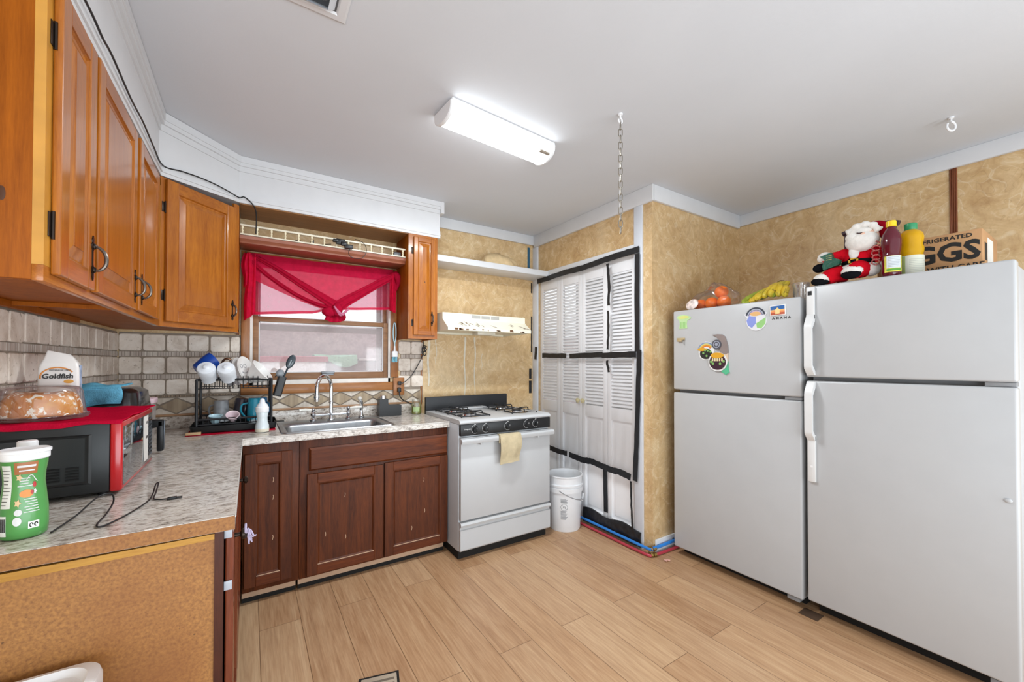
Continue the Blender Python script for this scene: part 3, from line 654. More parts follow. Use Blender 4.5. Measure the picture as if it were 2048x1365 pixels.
b = B(); b.tube([(CXF, CYE, CZ-.003), (CXF, CYF, CZ-.003)], .003, 6); b.tube([(CXF, CYF, CZ-.003), (CXE, CYF, CZ-.003)], .003, 6); b.build('edge_band', P('pale worktop edge', 'd5d1cb', .2, coat=.3), wt)

bl = thing('base_cabinet', 'dark cherry base cabinet under the microwave with raw chipboard end', 'cabinet', (-.35, 1.95, 0))
b = B(); b.box(XL+.001, -.075, 1.335, 1.352, .0, .862); b.build('end_panel', MT['board'], bl)
b = B(); b.hexa([(XL+.001, 1.325, .842), (-.075, 1.325, .852), (-.075, 1.335, .852), (XL+.001, 1.335, .842)], [(XL+.001, 1.325, .862), (-.075, 1.325, .866), (-.075, 1.335, .866), (XL+.001, 1.335, .862)]); b.build('cleat', wood('yellow pine cleat', 'c2933f', '9a6a25', 'x', .5, .1), bl)
b = B(); b.box(-.075, -.055, 1.33, 2.60, .07, .871); b.build('face_frame', MT['dark_deep'], bl)
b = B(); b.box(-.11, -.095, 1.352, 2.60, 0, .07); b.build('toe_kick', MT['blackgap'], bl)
LD = wood('glossy cherry edge', '7d3b22', '4f1f0f', 'z', .2, .6)
for ya, yb in ((1.345, 1.94), (1.965, 2.56)):
    T = frame((-.052, ya, .09), (0, 1, 0)); d = panel_door([LD, LD], bl, T, yb-ya, .765, .02, .055, 'flat')
    for zz in (.625, .765):
        if ya < 1.5: b = B(); b.box(-.0545, -.036, ya-.006, ya-.001, .09+zz-.012, .09+zz+.012, .001); b.build('hinge', P('grey white hinge', 'a9adb6', .3), d)
    b = B(); b.lathe([(.006, 0), (.006, .012), (.014, .018), (.015, .024), (.008, .03)], (0, 0, 0), 14); b.v = [Vector((-.032+p.z, ya+.03+p.x, .835+p.y)) for p in b.v]; b.build('knob', MT['bronze'], d)
b = B(); rs = random.Random(4)
for k in range(9):
    a = rs.uniform(-.010, .010); p0 = Vector((-.004+rs.uniform(-.004, .004), 1.374, .848))
    b.tube(spline([p0, p0+Vector((.006+a*.3, -.003+a*.5, -.008)), p0+Vector((.010+a*.6, -.004-a*.5, -.02)), p0+Vector((.014+a*.8, -.005+a*.8, -.032+a))], 4), .0018, 5)
b.tube(arc((-.006, 1.374, .848), .0125, 0, 340, 12, (0, 1, 0), (0, .0, 1)), .003, 6)
tag(b.build('fabric_tie', cloth('lilac fabric', 'b9aec6', .1)), 'small frayed lilac fabric tie hanging from the knob of the dark cabinet edge', 'fabric')

CK = MT['chip']
def base(name, label, x0, x1, doors, drawer=None, y=2.623):
    t = thing(name, label, 'cabinet', ((x0+x1)/2, 2.9, 0))
    b = B(); b.box(x0, x0+.016, y+.018, 3.19, .07, .73); b.box(x1-.016, x1, y+.018, 3.19, .07, .73); b.box(x0+.016, x1-.016, y+.018, 3.19, .07, .085); b.build('carcass', MT['dark_deep'], t)
    b = B(); b.box(x0, x1, y, y+.018, .07, .871, .001); b.build('face_frame', MT['dark_z'], t)
    b = B(); b.box(x0, x1-.01, y+.045, y+.055, .022, .07); lab(b.build('toe_board', CK, t), 'bare pale toe board')
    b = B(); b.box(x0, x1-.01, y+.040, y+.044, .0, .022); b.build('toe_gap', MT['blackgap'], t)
    if drawer:
        a, c, z0, z1 = drawer; b = B(frame((a, y, z0), (1, 0, 0))); w_, h_ = c-a, z1-z0
        b.rings([[(i, i, z), (w_-i, i, z), (w_-i, h_-i, z), (i, h_-i, z)] for i, z in ((0, 0), (0, .010), (.010, .019), (.012, .019))]); b.build('drawer_front', MT['dark_x'], t)
    for a, c, z0, z1 in doors:
        T = frame((a, y, z0), (1, 0, 0)); d = panel_door([MT['dark_z'], MT['dark_x']], t, T, c-a, z1-z0, .019, .056, 'flat')
        b = B(T); b.box(.058, c-a-.058, .0565, .0605, .0155, .0195, .001); lab(b.build('worn_ledge', CK, d), 'worn bare lower ledge')
        rs = random.Random(int(a*1000)); b = B(T)
        for k in range(3):
            px, py = rs.uniform(.09, c-a-.09), rs.uniform(.1, z1-z0-.1); b.tube([(px, py, .0105), (px+.003, py+.012*rs.random()+.008, .0105), (px+.001, py+.026, .0105)], .0016, 5, flat=.3)
        b.build('paint_fleck', CK, d)
    return t
base('base_cabinet', 'dark cherry corner base cabinet with one narrow door left of the sink doors', -.028, .243, [(-.02, .208, .098, .819)])
base('sink_cabinet', 'dark cherry sink base cabinet with false drawer above two doors', .245, 1.167, [(.284, .720, .082, .668), (.729, 1.162, .078, .676)], (.294, 1.162, .688, .820))

# stainless sink
sk = thing('sink', 'stainless steel drop-in sink with a single bowl', 'sink', (.475, 2.88, CZ))
def rr(x0, x1, y0, y1, r, z): return [(x, y, z) for x, y in rrect(x1-x0, y1-y0, r, 5, (x0+x1)/2, (y0+y1)/2)]
b = B(); ox0, ox1, oy0, oy1 = .152, .806, 2.628, 3.135
b.rings([rr(ox0, ox1, oy0, oy1, .03, CZ+.0005), rr(ox0+.004, ox1-.004, oy0+.004, oy1-.004, .03, CZ+.006), rr(ox0+.018, ox1-.018, oy0+.018, oy1-.018, .03, CZ+.006), rr(ox0+.024, ox1-.024, oy0+.024, 3.02, .035, CZ+.004),
         rr(.19, .772, 2.672, 3.004, .05, CZ-.004), rr(.195, .767, 2.677, 2.999, .05, CZ-.02), rr(.203, .759, 2.685, 2.991, .055, CZ-.14), rr(.24, .722, 2.72, 2.955, .05, CZ-.165)], cap0=False)
b.build('bowl', MT['steel'], sk, smooth=50)
b = B(); b.lathe([(.045, .003), (.042, .006), (.03, .002), (.012, .001)], (.48, 2.84, CZ-.165), 24); b.build('drain', MT['chrome'], sk)

# faucet with porcelain levers
fc = thing('faucet', 'chrome gooseneck bridge faucet with white porcelain levers behind the sink', 'faucet', (.49, 3.085, CZ+.006))
z0 = CZ+.0065
b = B(); b.lathe([(.024, 0), (.024, .008), (.016, .018), (.013, .03)], (.485, 3.085, z0), 20)
dirv = Vector((-.66, -.75, 0)).normalized(); cb = Vector((.485, 3.085, 0)); pts = [cb+Vector((0, 0, z0+.025)), cb+Vector((0, 0, 1.05)), cb+Vector((0, 0, 1.13))]
R_ = .082; cc = cb+dirv*R_+Vector((0, 0, 1.142)); pts += [cc+dirv*(R_*-math.cos(math.radians(a)))+Vector((0, 0, R_*math.sin(math.radians(a)))) for a in range(0, 181, 12)]
pts.append(cb+dirv*R_*2+Vector((0, 0, 1.085))); b.tube(pts, .0125, 14)
e = cb+dirv*R_*2; b.lathe([(.0125, .02), (.017, .018), (.017, .008), (.019, 0), (.014, -.012), (.016, -.016), (.016, -.026), (.013, -.027)], (e.x, e.y, 1.085), 18); b.lathe([(.0125, 0), (.0165, .004), (.0165, .012), (.0125, .016)], (cb.x, cb.y, 1.03), 16); b.build('spout', MT['chrome'], fc, smooth=60)
b = B(); b.tube([(.37, 3.085, z0+.038), (.60, 3.085, z0+.038)], .009, 12); b.build('bridge', MT['chrome'], fc)
for hx, sd in ((.37, -1), (.60, 1)):
    b = B(); b.lathe([(.022, 0), (.022, .008), (.012, .018), (.012, .03), (.018, .038), (.018, .048), (.010, .058), (.014, .068), (.014, .078), (.006, .088)], (hx, 3.085, z0), 18); v_ = b.build('valve', MT['chrome'], fc)
    b = B(); b.tube([(hx, 3.085, z0+.072), (hx+sd*.022, 3.082, z0+.076), (hx+sd*.05, 3.075, z0+.078), (hx+sd*.088, 3.066, z0+.078)], [.006, .008, .011, .008], 12); b.build('lever', P('white porcelain', 'efebe2', .15, coat=.5), v_)
b = B(); b.lathe([(.021, 0), (.021, .01), (.013, .02), (.011, .055), (.014, .075)], (.69, 3.09, z0), 16); b.tube([(.69, 3.09, z0+.07), (.69, 3.088, z0+.11), (.678, 3.07, z0+.135)], [.012, .014, .013], 12); b.build('side_sprayer', MT['chrome'], fc)
b = B(); b.sph((.674, 3.064, z0+.140), (.016, .014, .016), 10); b.build('sprayer_head', P('clear sprayer tip', 'cfcac2', .2), fc)

# ---------------------------------------------------------------- gas range
sx0, sx1, sf, sb = 1.172, 1.930, 2.43, 3.08
st = thing('gas_stove', 'white gas stove with black control panel between the dark cabinets and the closet', 'stove', ((sx0+sx1)/2, 2.76, 0))
b = B(); b.box(sx0, sx1, sf+.03, sb, .06, .905, .004); b.build('body', MT['appl_side'], st)
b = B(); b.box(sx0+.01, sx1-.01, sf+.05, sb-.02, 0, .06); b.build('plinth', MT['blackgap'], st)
b = B(); cx = [(sf+.006, .906), (sf+.0, .915), (sf+.012, .930), (sf+.03, .935), (sb-.03, .935), (sb-.03, .906)]
b.rings([[(x, y, z) for y, z in cx] for x in (sx0, sx1)]); b.build('cooktop', MT['appl'], st)
b = B(); b.box(sx0+.004, sx1-.004, sf, sf+.03, .828, .905, .004); cp = b.build('control_panel', MT['black'], st)
TX = P('white print', 'd8d8d8', .5)
b = B(); b.text('Hotpoint', .013, (sx0+.055, sf-.0005, .872), (1, 0, 0), m=0); b.build('lettering', TX, cp)
for kx in (1.283, 1.366, 1.545, 1.709, 1.789):
    T = frame((kx, sf, .868), (1, 0, 0)); b = B(T); b.lathe([(.023, 0), (.023, .004), (.018, .008), (.016, .020)], (0, 0, 0), 24); b.box(-.0045, .0045, -.016, .016, .018, .027, .002); k_ = b.build('knob', MT['black'], cp)
    b = B(T); b.tube(arc((0, 0, .001), .0275, 100, 300, 18, (1, 0, 0), (0, 1, 0)), .0009, 4); b.box(-.0008, .0008, .004, .015, .0272, .0276); b.box(-.006, .006, .031, .034, .0003, .0008); b.build('dial_marks', TX, k_)
b = B(); b.box(sx0+.006, sx1-.006, sf, sf+.03, .266, .816, .005); od = b.build('oven_door', MT['appl'], st)
b = B(); b.rings([[(x, y, z) for y, z in ((sf-.038, .792), (sf-.038, .802), (sf-.030, .812), (sf-.004, .815), (sf-.004, .806), (sf-.026, .798), (sf-.028, .779), (sf-.034, .778))] for x in (sx0-.004, sx1+.008)]); b.box(sx0+.004, sx1-.004, sf-.016, sf, .778, .806, .002)
for px in (sx0+.14, sx1-.14): b.box(px-.004, px+.004, sf-.034, sf-.002, .765, .80, .001)
b.build('handle', MT['appl'], od)
b = B(); b.rings([[(x, y, z) for y, z in ((sf+.03, .065), (sf+.008, .065), (sf, .075), (sf, .205), (sf+.010, .208), (sf+.010, .222), (sf-.006, .228), (sf-.010, .240), (sf-.004, .254), (sf+.03, .256))] for x in (sx0+.004, sx1-.004)]); dr = b.build('drawer', MT['appl'], st)
b = B(); b.box(sx0, sx1, sb-.03, sb, .905, 1.042, .004); b.build('backguard', MT['iron'], st)
b = B(); b.box(1.425, 1.675, 2.965, 3.045, .936, .952, .006); vp = b.build('oven_vent', MT['appl'], st)
b = B()
for a in range(3): b.box(1.445+.074*a, 1.505+.074*a, 2.985, 3.03, .952, .9526)
b.build('vent_slots', P('grey vent slot', '85878a', .6), vp)
def grate(cx_, cy_):
    b = B(); r = .0045; hw, hd = .112, .112
    z = .945; b.tube([(cx_-hw, cy_-hd, z), (cx_+hw, cy_-hd, z), (cx_+hw, cy_+hd, z), (cx_-hw, cy_+hd, z)], r, 8, closed=True)
    for dx, dy in ((1, 0), (-1, 0), (0, 1), (0, -1)):
        o = Vector((cx_+dx*hw, cy_+dy*hd, z)); i = Vector((cx_+dx*.03, cy_+dy*.03, .966)); b.tube([o, o+Vector((0, 0, .016))+Vector((-dx, -dy, 0))*.004, o+Vector((0, 0, .021))+Vector((-dx, -dy, 0))*.012, i], r, 8)
        c = Vector((cx_+(dx or dy)*hw, cy_+(dy or -dx)*hd, z)); b.tube([c, (c.x, c.y, .9365)], r, 6)
    return b
for cx_ in (1.338, 1.752):
    for cy_ in (2.632, 2.868):
        g = grate(cx_, cy_).build('burner_grate', MT['iron'], st)
        b = B(); b.lathe([(.095, .0005), (.088, .002), (.05, -.0005+.003), (.045, .012)], (cx_, cy_, .9352), 28); b.build('drip_pan', MT['chrome'], g)
        b = B(); b.lathe([(.04, .008), (.04, .014), (.034, .020), (.012, .021)], (cx_, cy_, .9352), 24); b.build('burner_cap', MT['iron'], g)

b = B(); tx0, tx1 = 1.452, 1.622
def tw2(u, v):
    x = tx0+(tx1-tx0)*u+.008*math.sin(v*5)*u; d = v*.195
    y = sf-.044-.004*(1+math.sin(u*9+d*14))-.010*math.sin(PI*min(1, v*1.2))
    return (x, y, .819-d-.010*(1-u)*v)
b.grid(tw2, 16, 16, thick=(0, .0035, 0)); b.grid(lambda u, v: (tx0+(tx1-tx0)*u, sf-.0435+.040*v, .8185+.004*math.sin(PI*v)), 16, 6, thick=(0, 0, -.0025))
b.grid(lambda u, v: (tx0-.004+.03*u, sf-.040+.006*u, .817-.055*v), 4, 5, thick=(0, .003, 0))
tag(b.build('hand_towel', cloth('tan terry cloth', 'c3b494', .05, bump=.9, bs=260), smooth=60), 'tan terry hand towel hanging over the oven door handle', 'towel')

# ---------------------------------------------------------------- range hood
hx0, hx1 = 1.228, 1.99
rh = thing('range_hood', 'cream range hood with peeling paint on the wall over the stove', 'hood', (1.61, 3.0, 1.55))
b = B(); pr = [(YW-.001, 1.56), (YW-.001, 1.702), (2.86, 1.702), (2.856, 1.698), (2.856, 1.652), (2.775, 1.592), (2.765, 1.585), (2.765, 1.562), (2.772, 1.562), (2.775, 1.575), (YW-.02, 1.575), (YW-.02, 1.56)]
b.rings([[(x, y, z) for y, z in pr] for x in (hx0+.001, hx1-.001)], cap0=False, cap1=False); sp_ = [(YW-.001, 1.56), (YW-.001, 1.702), (2.86, 1.702), (2.856, 1.652), (2.765, 1.585), (2.765, 1.562)]
for x in (hx0, hx1-.004): b.rings([[(xx, y, z) for y, z in sp_] for xx in (x, x+.004)])
b.build('body', MT['cream'], rh, smooth=0)
b = B(); GV = P('grey hood vent', 'a7a59f', .6)
for a in range(3):
    x = 1.475+.088*a; b.box(x, x+.078, 2.8545, 2.856, 1.668, 1.693)
b.build('vent_grille', GV, rh)
b = B(); b.box(1.58, 1.75, 2.95, 3.05, 1.548, 1.575, .004); b.build('lamp_cover', P('cloudy lamp lens', 'd8d2c2', .3), rh)
b = B(); rs = random.Random(11)
nrm = Vector((0, -.060, .081)).normalized()
for k in range(22):
    u = rs.uniform(.08, .95); x = hx0+(hx1-hx0)*(u if k > 7 else u*.45+.12); s0 = rs.uniform(.2, .8); ln_ = rs.uniform(.012, .05)
    p0 = Vector((x, 2.856-.081*s0, 1.652-.060*s0)); p1 = p0+Vector((ln_*.8, -.02, -.0148)); p1.y = max(p1.y, 2.777); p1.z = 1.652-(2.856-p1.y)/.081*.060
    b.tube([p0, (p0+p1)/2+Vector((.003, 0, 0)), p1], [.002, rs.uniform(.005, .011), .003], 6, flat=.22)
for k in range(14):
    x = hx0+.03+rs.random()*(hx1-hx0-.06); b.box(x, x+rs.uniform(.006, .03), 2.7638, 2.765, 1.564+rs.random()*.006, 1.572+rs.random()*.012)
b.build('rust_flake', P('brown rust', '6b4a32', .7), rh)

# ---------------------------------------------------------------- closet: louvred bifold doors, plastic film, tape
DW = P('white louvre door paint', 'f8f8fa', .45, var=.01)
dy = (DY1-DY0-.010)/4
def leaf(parent, ya, knob=None):
    T = frame((XC+.045, ya+dy-.001, .012), (0, -1, 0)); w_ = dy-.003; h_ = 2.108; b = B(T); r = .042
    b.box(0, r, 0, h_, 0, .026, .003); b.box(w_-r, w_, 0, h_, 0, .026, .003)
    for a, c in ((0, .10), (.86, .955), (2.0, h_)): b.box(r, w_-r, a, c, 0, .026, .002)
    z = .965
    while z < 1.99:
        b.add([(r-.002, z, .0245), (w_-r+.002, z, .0245), (w_-r+.002, z+.022, .004), (r-.002, z+.022, .004), (r-.002, z+.0035, .0275), (w_-r+.002, z+.0035, .0275), (w_-r+.002, z+.0255, .007), (r-.002, z+.0255, .007)],
              [(0, 1, 2, 3), (4, 7, 6, 5), (0, 4, 5, 1), (3, 2, 6, 7), (0, 3, 7, 4), (1, 5, 6, 2)]); z += .0275
    b.rings([[(i+r, j+.10, zz) for i, j in ((q, q), (w_-2*r-q, q), (w_-2*r-q, .76-q), (q, .76-q))] for q, zz in ((-.002, .012), (.012, .010), (.030, .018), (.032, .018))], cap0=False)
    lf = b.build('leaf', DW, parent)
    if knob is not None:
        b = B(T); b.lathe([(.008, .026), (.008, .032), (.020, .044), (.021, .052), (.012, .060), (.006, .062)], (knob, .985, 0), 20); b.build('knob', P('ivory knob', 'dccf96', .35), lf)
for nme, ks in (('door_1', (2, 3)), ('door_2', (0, 1))):
    dd = bpy.data.objects.new(nme, None); COL.objects.link(dd); dd['kind'] = 'structure'; y_ = DY0+.005+dy*ks[0]; dd.location = (XC+.05, y_+dy, .012); ORG[nme] = Vector(dd.location)
    for k in ks:
        leaf(dd, DY0+.005+dy*k, {2: dy-.03, 1: .03}.get(k))
FX_ = XC-.021
def hem(u):
    y = 3.10-(3.10-1.985)*u; return .522+.012*math.sin(u*6)+(-.03*u)+(.02 if u < .18 else 0)
b = B(); b.grid(lambda u, v: (FX_-.003*math.sin(u*40+v*3)**2*(.3+v)-.004*math.sin(v*9+u*13)**2*(v**2), 3.10-(3.10-1.945)*u, 2.10+.045*u+(hem(u)-2.10-.045*u)*v), 60, 24)
film = tag(b.build('plastic_sheet', glassy('clear plastic film', (1, 1, 1), .11, (.99, .99, 1), .3, .02, 3, .02, through=.0), smooth=80), 'clear plastic sheet taped over the louvred closet doors', 'sheet')
def tape(pts, wd, label, x=None, grp='black tape on the closet', jag=.0, seed=1, name='tape_strip'):
    """strip of tape through (y, z) points on the closet front"""
    x = x if x is not None else FX_-.0085; rs = random.Random(seed); P_ = [Vector((0, y, z)) for y, z in pts]
    dense = [P_[i]+(P_[i+1]-P_[i])*k/6 for i in range(len(P_)-1) for k in range(6)]+[P_[-1]]; L = []; R = []
    for i, p in enumerate(dense):
        t = (dense[min(i+1, len(dense)-1)]-dense[max(i-1, 0)]).normalized(); nrm = Vector((0, -t.z, t.y)); a = rs.uniform(-jag, jag); c = rs.uniform(-jag, jag)
        dx = -.0012*rs.random(); L.append(p+nrm*(wd/2+a)+Vector((x+dx, 0, 0))); R.append(p-nrm*(wd/2+c)+Vector((x+dx, 0, 0)))
    b = B(); n = len(dense); t_ = Vector((.0016, 0, 0)); vs = L+R+[p+t_ for p in L]+[p+t_ for p in R]; fs = []
    for i in range(n-1): fs += [(i, i+1, n+i+1, n+i), (2*n+i, 3*n+i, 3*n+i+1, 2*n+i+1), (i, 2*n+i, 2*n+i+1, i+1), (n+i, n+i+1, 3*n+i+1, 3*n+i)]
    fs += [(0, n, 3*n, 2*n), (n-1, 3*n-1, 4*n-1, 2*n-1)]; b.add(vs, fs)
    return tag(b.build(name, MT['tape'], smooth=0), label, 'tape', grp)
tape([(3.13, 2.098), (2.95, 2.104), (2.75, 2.112), (2.5, 2.108), (2.25, 2.122), (2.05, 2.128), (1.92, 2.128)], .046, 'long black tape strip along the top of the plastic sheet', jag=.002)
tape([(1.937, 2.10), (1.94, 1.75), (1.938, 1.40)], .042, 'long upright black tape strip down the upper right edge of the sheet', jag=.001)
tape([(1.922, 1.41), (1.932, 1.1), (1.945, .8), (1.962, .47)], .040, 'long upright black tape strip down the lower right edge of the sheet', jag=.002)
tape([(3.055, 1.385), (2.71, 1.378)], .042, 'level black tape piece over the left two louvre columns', jag=.002, seed=2)
tape([(2.665, 1.374), (2.275, 1.382)], .042, 'level black tape piece in the middle of the closet over the third louvre column', jag=.002, seed=3)
tape([(2.285, 1.375), (1.95, 1.38)], .044, 'level black tape piece reaching the right edge over the fourth louvre column', jag=.002, seed=4)
tape([(3.150, 1.47), (3.165, 1.35)], .036, 'short upright black tape piece by the left closet casing at mid height', jag=.002, seed=5)
tape([(2.222, 2.085), (2.205, 1.93), (2.212, 1.76)], .026, 'narrow ragged black tape hanging from the top between the third and fourth louvre columns', jag=.004, seed=6)
tape([(2.218, 1.72), (2.215, 1.55), (2.222, 1.42)], .022, 'narrow ragged black tape just above the level tape between third and fourth columns', jag=.004, seed=7)
tape([(2.230, 1.335), (2.212, 1.245)], .022, 'short narrow black tape just below the level tape on the fourth column', jag=.004, seed=8)
tape([(3.02, .542), (2.95, .536), (2.82, .528), (2.70, .526)], .046, 'black tape piece along the bottom of the sheet above the bucket', jag=.003, seed=9)
tape([(2.672, .524), (2.6, .52), (2.5, .512), (2.4, .522), (2.3, .51), (2.2, .500), (2.1, .503), (2.0, .487)], .048, 'wavy black tape along the bottom of the sheet right of the bucket', jag=.003, seed=10)
tape([(2.292, .49), (2.285, .14)], .042, 'upright black tape joining two leaves under the plastic sheet', x=XC+.012, jag=.001, seed=11)
tape([(2.0, .46), (1.993, .25), (1.985, .05)], .016, 'thin black tape along the lower right edge of the closet doors', jag=.002, seed=12)
for k, (z0_, z1_, wd, lb) in enumerate(((2.10, 2.0, .014, 'topmost short black tape in the corner left of the closet'), (1.77, 1.42, .014, 'longest thin black tape in the corner left of the closet'), (1.26, 1.16, .028, 'black tape square in the corner left of the closet'), (1.14, 1.02, .030, 'lowest black tape piece in the corner left of the closet'))):
    b = B(); xx = 2.325 if wd < .02 else 2.31; b.box(xx-wd/2, xx+wd/2, YW-.0045, YW-.0032, z1_, z0_); tag(b.build('tape_strip', MT['tape'], smooth=0), lb, 'tape', 'black tape in the wall corner')
b = B(); b.grid(lambda u, v: (XC-.0275-.006*math.sin(PI*v)-.003*math.sin(u*23+v*5)*math.sin(PI*v), 2.50-.585*u, .012+(.115+.012*math.sin(u*11))*v), 40, 8, thick=(.010, 0, 0)); tag(b.build('draught_strip', P('crumpled black plastic', '232428', .35, var=.3, vs=30, bump=.4, bs=40)), 'crumpled black plastic strip along the foot of the closet doors', 'strip')
PB_, PR_ = P('blue water pipe', '2f7fd0', .4), P('red water pipe', 'b03a48', .4)
b = B(); b.tube(spline([(2.300, 2.95, .046), (2.302, 2.4, .046), (2.300, 1.86, .046), (2.318, 1.818, .046)], 6), .010, 10); b.tube(spline([(2.322, 1.808, .05), (2.40, 1.802, .052), (2.6, 1.800, .056), (2.78, 1.80, .06)], 6), .011, 10); tag(b.build('blue_pipe', PB_), 'blue plastic water pipe along the foot of the closet corner', 'pipe')
b = B(); b.tube(spline([(2.278, 2.95, .0125), (2.276, 2.4, .0125), (2.278, 1.86, .0125), (2.300, 1.806, .0125)], 6), .010, 10); b.tube(spline([(2.31, 1.796, .0125), (2.40, 1.788, .0125), (2.6, 1.784, .0125), (2.78, 1.78, .0125)], 6), .010, 10); tag(b.build('red_pipe', PR_), 'red plastic water pipe on the floor along the closet corner', 'pipe')
b = B(); BR = P('brass fitting', '8f7440', .35, .8)
for z_, (cx_, cy_) in ((.046, (2.318, 1.812)), (.0145, (2.304, 1.798))):
    b.sph((cx_, cy_, z_), .0145, 8); b.cyl((cx_-.006, cy_+.026, z_), (cx_-.003, cy_+.008, z_), .0145, n=8); b.cyl((cx_+.010, cy_-.003, z_), (cx_+.030, cy_-.008, z_), .0145, n=8)
tag(b.build('pipe_elbow', BR), 'brass elbow fittings of the pipes at the closet corner', 'fitting')
b = B(); b.lathe([(.004, .0), (.0125, .003)], (0, 0, 0), 4); b = B(); b.box(2.55, 2.558, 1.786, 1.818, .036, .068, .002); tag(b.build('pipe_clip', MT['black']), 'small black clip around the blue pipe beside the fridge', 'clip')

# buckets
def bucket(cx_, cy_, h, rb, rt, name, label, full=True):
    t = thing(name, label, 'bucket', (cx_, cy_, 0)); k = h/.43; WP = P('white bucket plastic', 'e3e4e6', .35, var=.02)
    b = B(); r = lambda z: rb+(rt-rb)*z/h
    b.lathe([(rb-.012, .002), (rb-.004, 0), (rb, .008), (r(.30*k), .30*k), (r(.30*k)+.009, .302*k), (r(.32*k)+.010, .335*k), (r(.33*k)+.002, .337*k), (r(.34*k)+.002, .348*k), (r(.34*k)+.010, .350*k), (r(.37*k)+.010, .362*k), (r(.37*k), .365*k), (rt, h-.012), (rt+.005, h-.008), (rt+.004, h), (rt-.004, h), (rt-.006, h-.02), (rb-.004, .012), (.01, .012)], (cx_, cy_, 0), 40); b.build('body', WP, t)
    if full:
        hd = Vector((.52, -.85, 0)).normalized(); sd = Vector((-hd.y, hd.x, 0)); c = Vector((cx_, cy_, 0))
        a0, a1 = math.radians(-165), math.radians(-55)
        e0 = c+Vector((math.cos(math.radians(-148)), math.sin(math.radians(-148)), 0))*(rt+.006)+Vector((0, 0, .325*k)); e1 = c+Vector((math.cos(math.radians(-30)), math.sin(math.radians(-30)), 0))*(rt+.008)+Vector((0, 0, .235*k))
        pts = [e0]
        for q in range(1, 9):
            s_ = q/9; a = math.radians(-148+118*s_); zz = .325*k+(.225-.325)*k*s_-.02*math.sin(PI*s_); pts.append(c+Vector((math.cos(a), math.sin(a), 0))*(rt+.008)+Vector((0, 0, zz)))
        b = B(); b.tube(spline(pts+[e1], 4), .0022, 6); b.build('wire_handle', P('grey wire', '77787b', .4, .7), t)
        b = B(); b.tube([pts[-1]-Vector((.012, 0, .008)), e1, e1+Vector((.016, .010, .022))], .009, 8); b.build('grip', WP, t)
        b = B(); b.box(-.018, .018, -.016, .016, 0, .008, .003); ang = math.radians(-148); T = frame((cx_+math.cos(ang)*(rt-.004), cy_+math.sin(ang)*(rt-.004), .322*k), (-math.sin(ang), math.cos(ang), 0)); b.v = [T @ p for p in b.v]; b.build('ear', WP, t)
        b = B(); GP = P('grey warning print', '9a9c9f', .5)
        def on(u, v):
            a = math.radians(-132)+(u)/.13; rr_ = r(v)+.0008; return (cx_+rr_*math.cos(a), cy_+rr_*math.sin(a), v)
        for q in range(19):
            z_ = .10+q*.0088
            if .168 < z_ < .225: continue
            b.grid(lambda u, v: on(-.028+(.04+.014*((q*7) % 3)/2)*u, z_+.005*v), 6, 1)
        b.grid(lambda u, v: on(-.024+.048*u, .228+.012*v), 6, 1)
        ring_o = [on(.026*math.cos(2*PI*q/24), .196+.026*math.sin(2*PI*q/24)) for q in range(24)]; b.tube(ring_o, .0014, 4, closed=True); b.tube([on(-.018, .214), on(0, .196), on(.018, .178)], .0014, 4); b.tube([on(-.010, .19), on(-.002, .204), on(.008, .2), on(.012, .186)], .002, 4)
        lab(b.build('warning_print', GP, t), 'grey printed warning with a crossed-out sign')
    return t
bucket(2.142, 2.515, .43, .122, .138, 'bucket', 'white plastic bucket with wire handle on the floor between stove and closet')
bucket(2.115, 2.95, .44, .12, .135, 'bucket', 'second white bucket behind the front one, mostly hidden by the stove', False)
b = B(); b.tube(spline([(2.05, 2.85, .46), (2.10, 2.83, .495), (2.15, 2.81, .49), (2.19, 2.78, .44), (2.20, 2.80, .47), (2.21, 2.82, .44)], 5), .0035, 6); tag(b.build('plastic_tie', P('grey plastic bag tie', 'bcbdbf', .5)), 'twisted grey plastic tie sticking out of the rear bucket', 'tie')

# ---------------------------------------------------------------- fridges
def fridge(name, label, x, ya, yb, zt, zs, z0, depth=.66):
    t = thing(name, label, 'fridge', (x+.3, (ya+yb)/2, 0)); w_ = yb-ya
    b = B(); b.box(x+.072, x+depth, ya+.006, yb-.006, .05, zt-.008, .006); b.build('cabinet', MT['appl_side'], t)
    b = B(); b.box(x+.06, x+.073, ya+.012, yb-.012, .06, zt-.016); b.build('gasket', MT['gasket'], t)
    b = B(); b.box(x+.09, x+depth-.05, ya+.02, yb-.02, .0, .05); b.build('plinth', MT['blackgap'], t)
    out = []
    for n_, a, c in (('freezer_door', zs+.010, zt), ('fridge_door', z0, zs-.010)):
        b = B(); b.box(x, x+.061, ya, yb, a, c, .010, 3); out.append(b.build(n_, MT['appl'], t))
    b = B(); b.box(x+.012, x+.07, ya+.004, ya+.085, zs-.0085, zs+.0085, .002); b.cyl((x+.03, ya+.018, zs-.014), (x+.03, ya+.018, zs+.014), .006, n=10); b.build('middle_hinge', MT['gasket'], t)
    b = B(); b.box(x+.012, x+.075, ya+.02, ya+.08, z0-.024, z0-.004, .002); b.build('bottom_hinge', MT['gasket'], t)
    return t, out
f1, d1 = fridge('fridge', 'smaller white top-freezer fridge covered in magnets beside the papered corner', 2.475, .976, 1.752, 1.675, 1.125, .056)
f2, d2 = fridge('fridge', 'larger white top-freezer fridge with long handles nearest the viewer', 2.475, .252, .955, 1.722, 1.235, .072)
b = B(); b.text('A M A N A', .019, (2.4745, 1.070, 1.568), (0, -1, 0), ext=.0012, bold=.0004, sx=1.05); b.build('lettering', P('grey chrome letters', '55575a', .3, .6), d1[0])
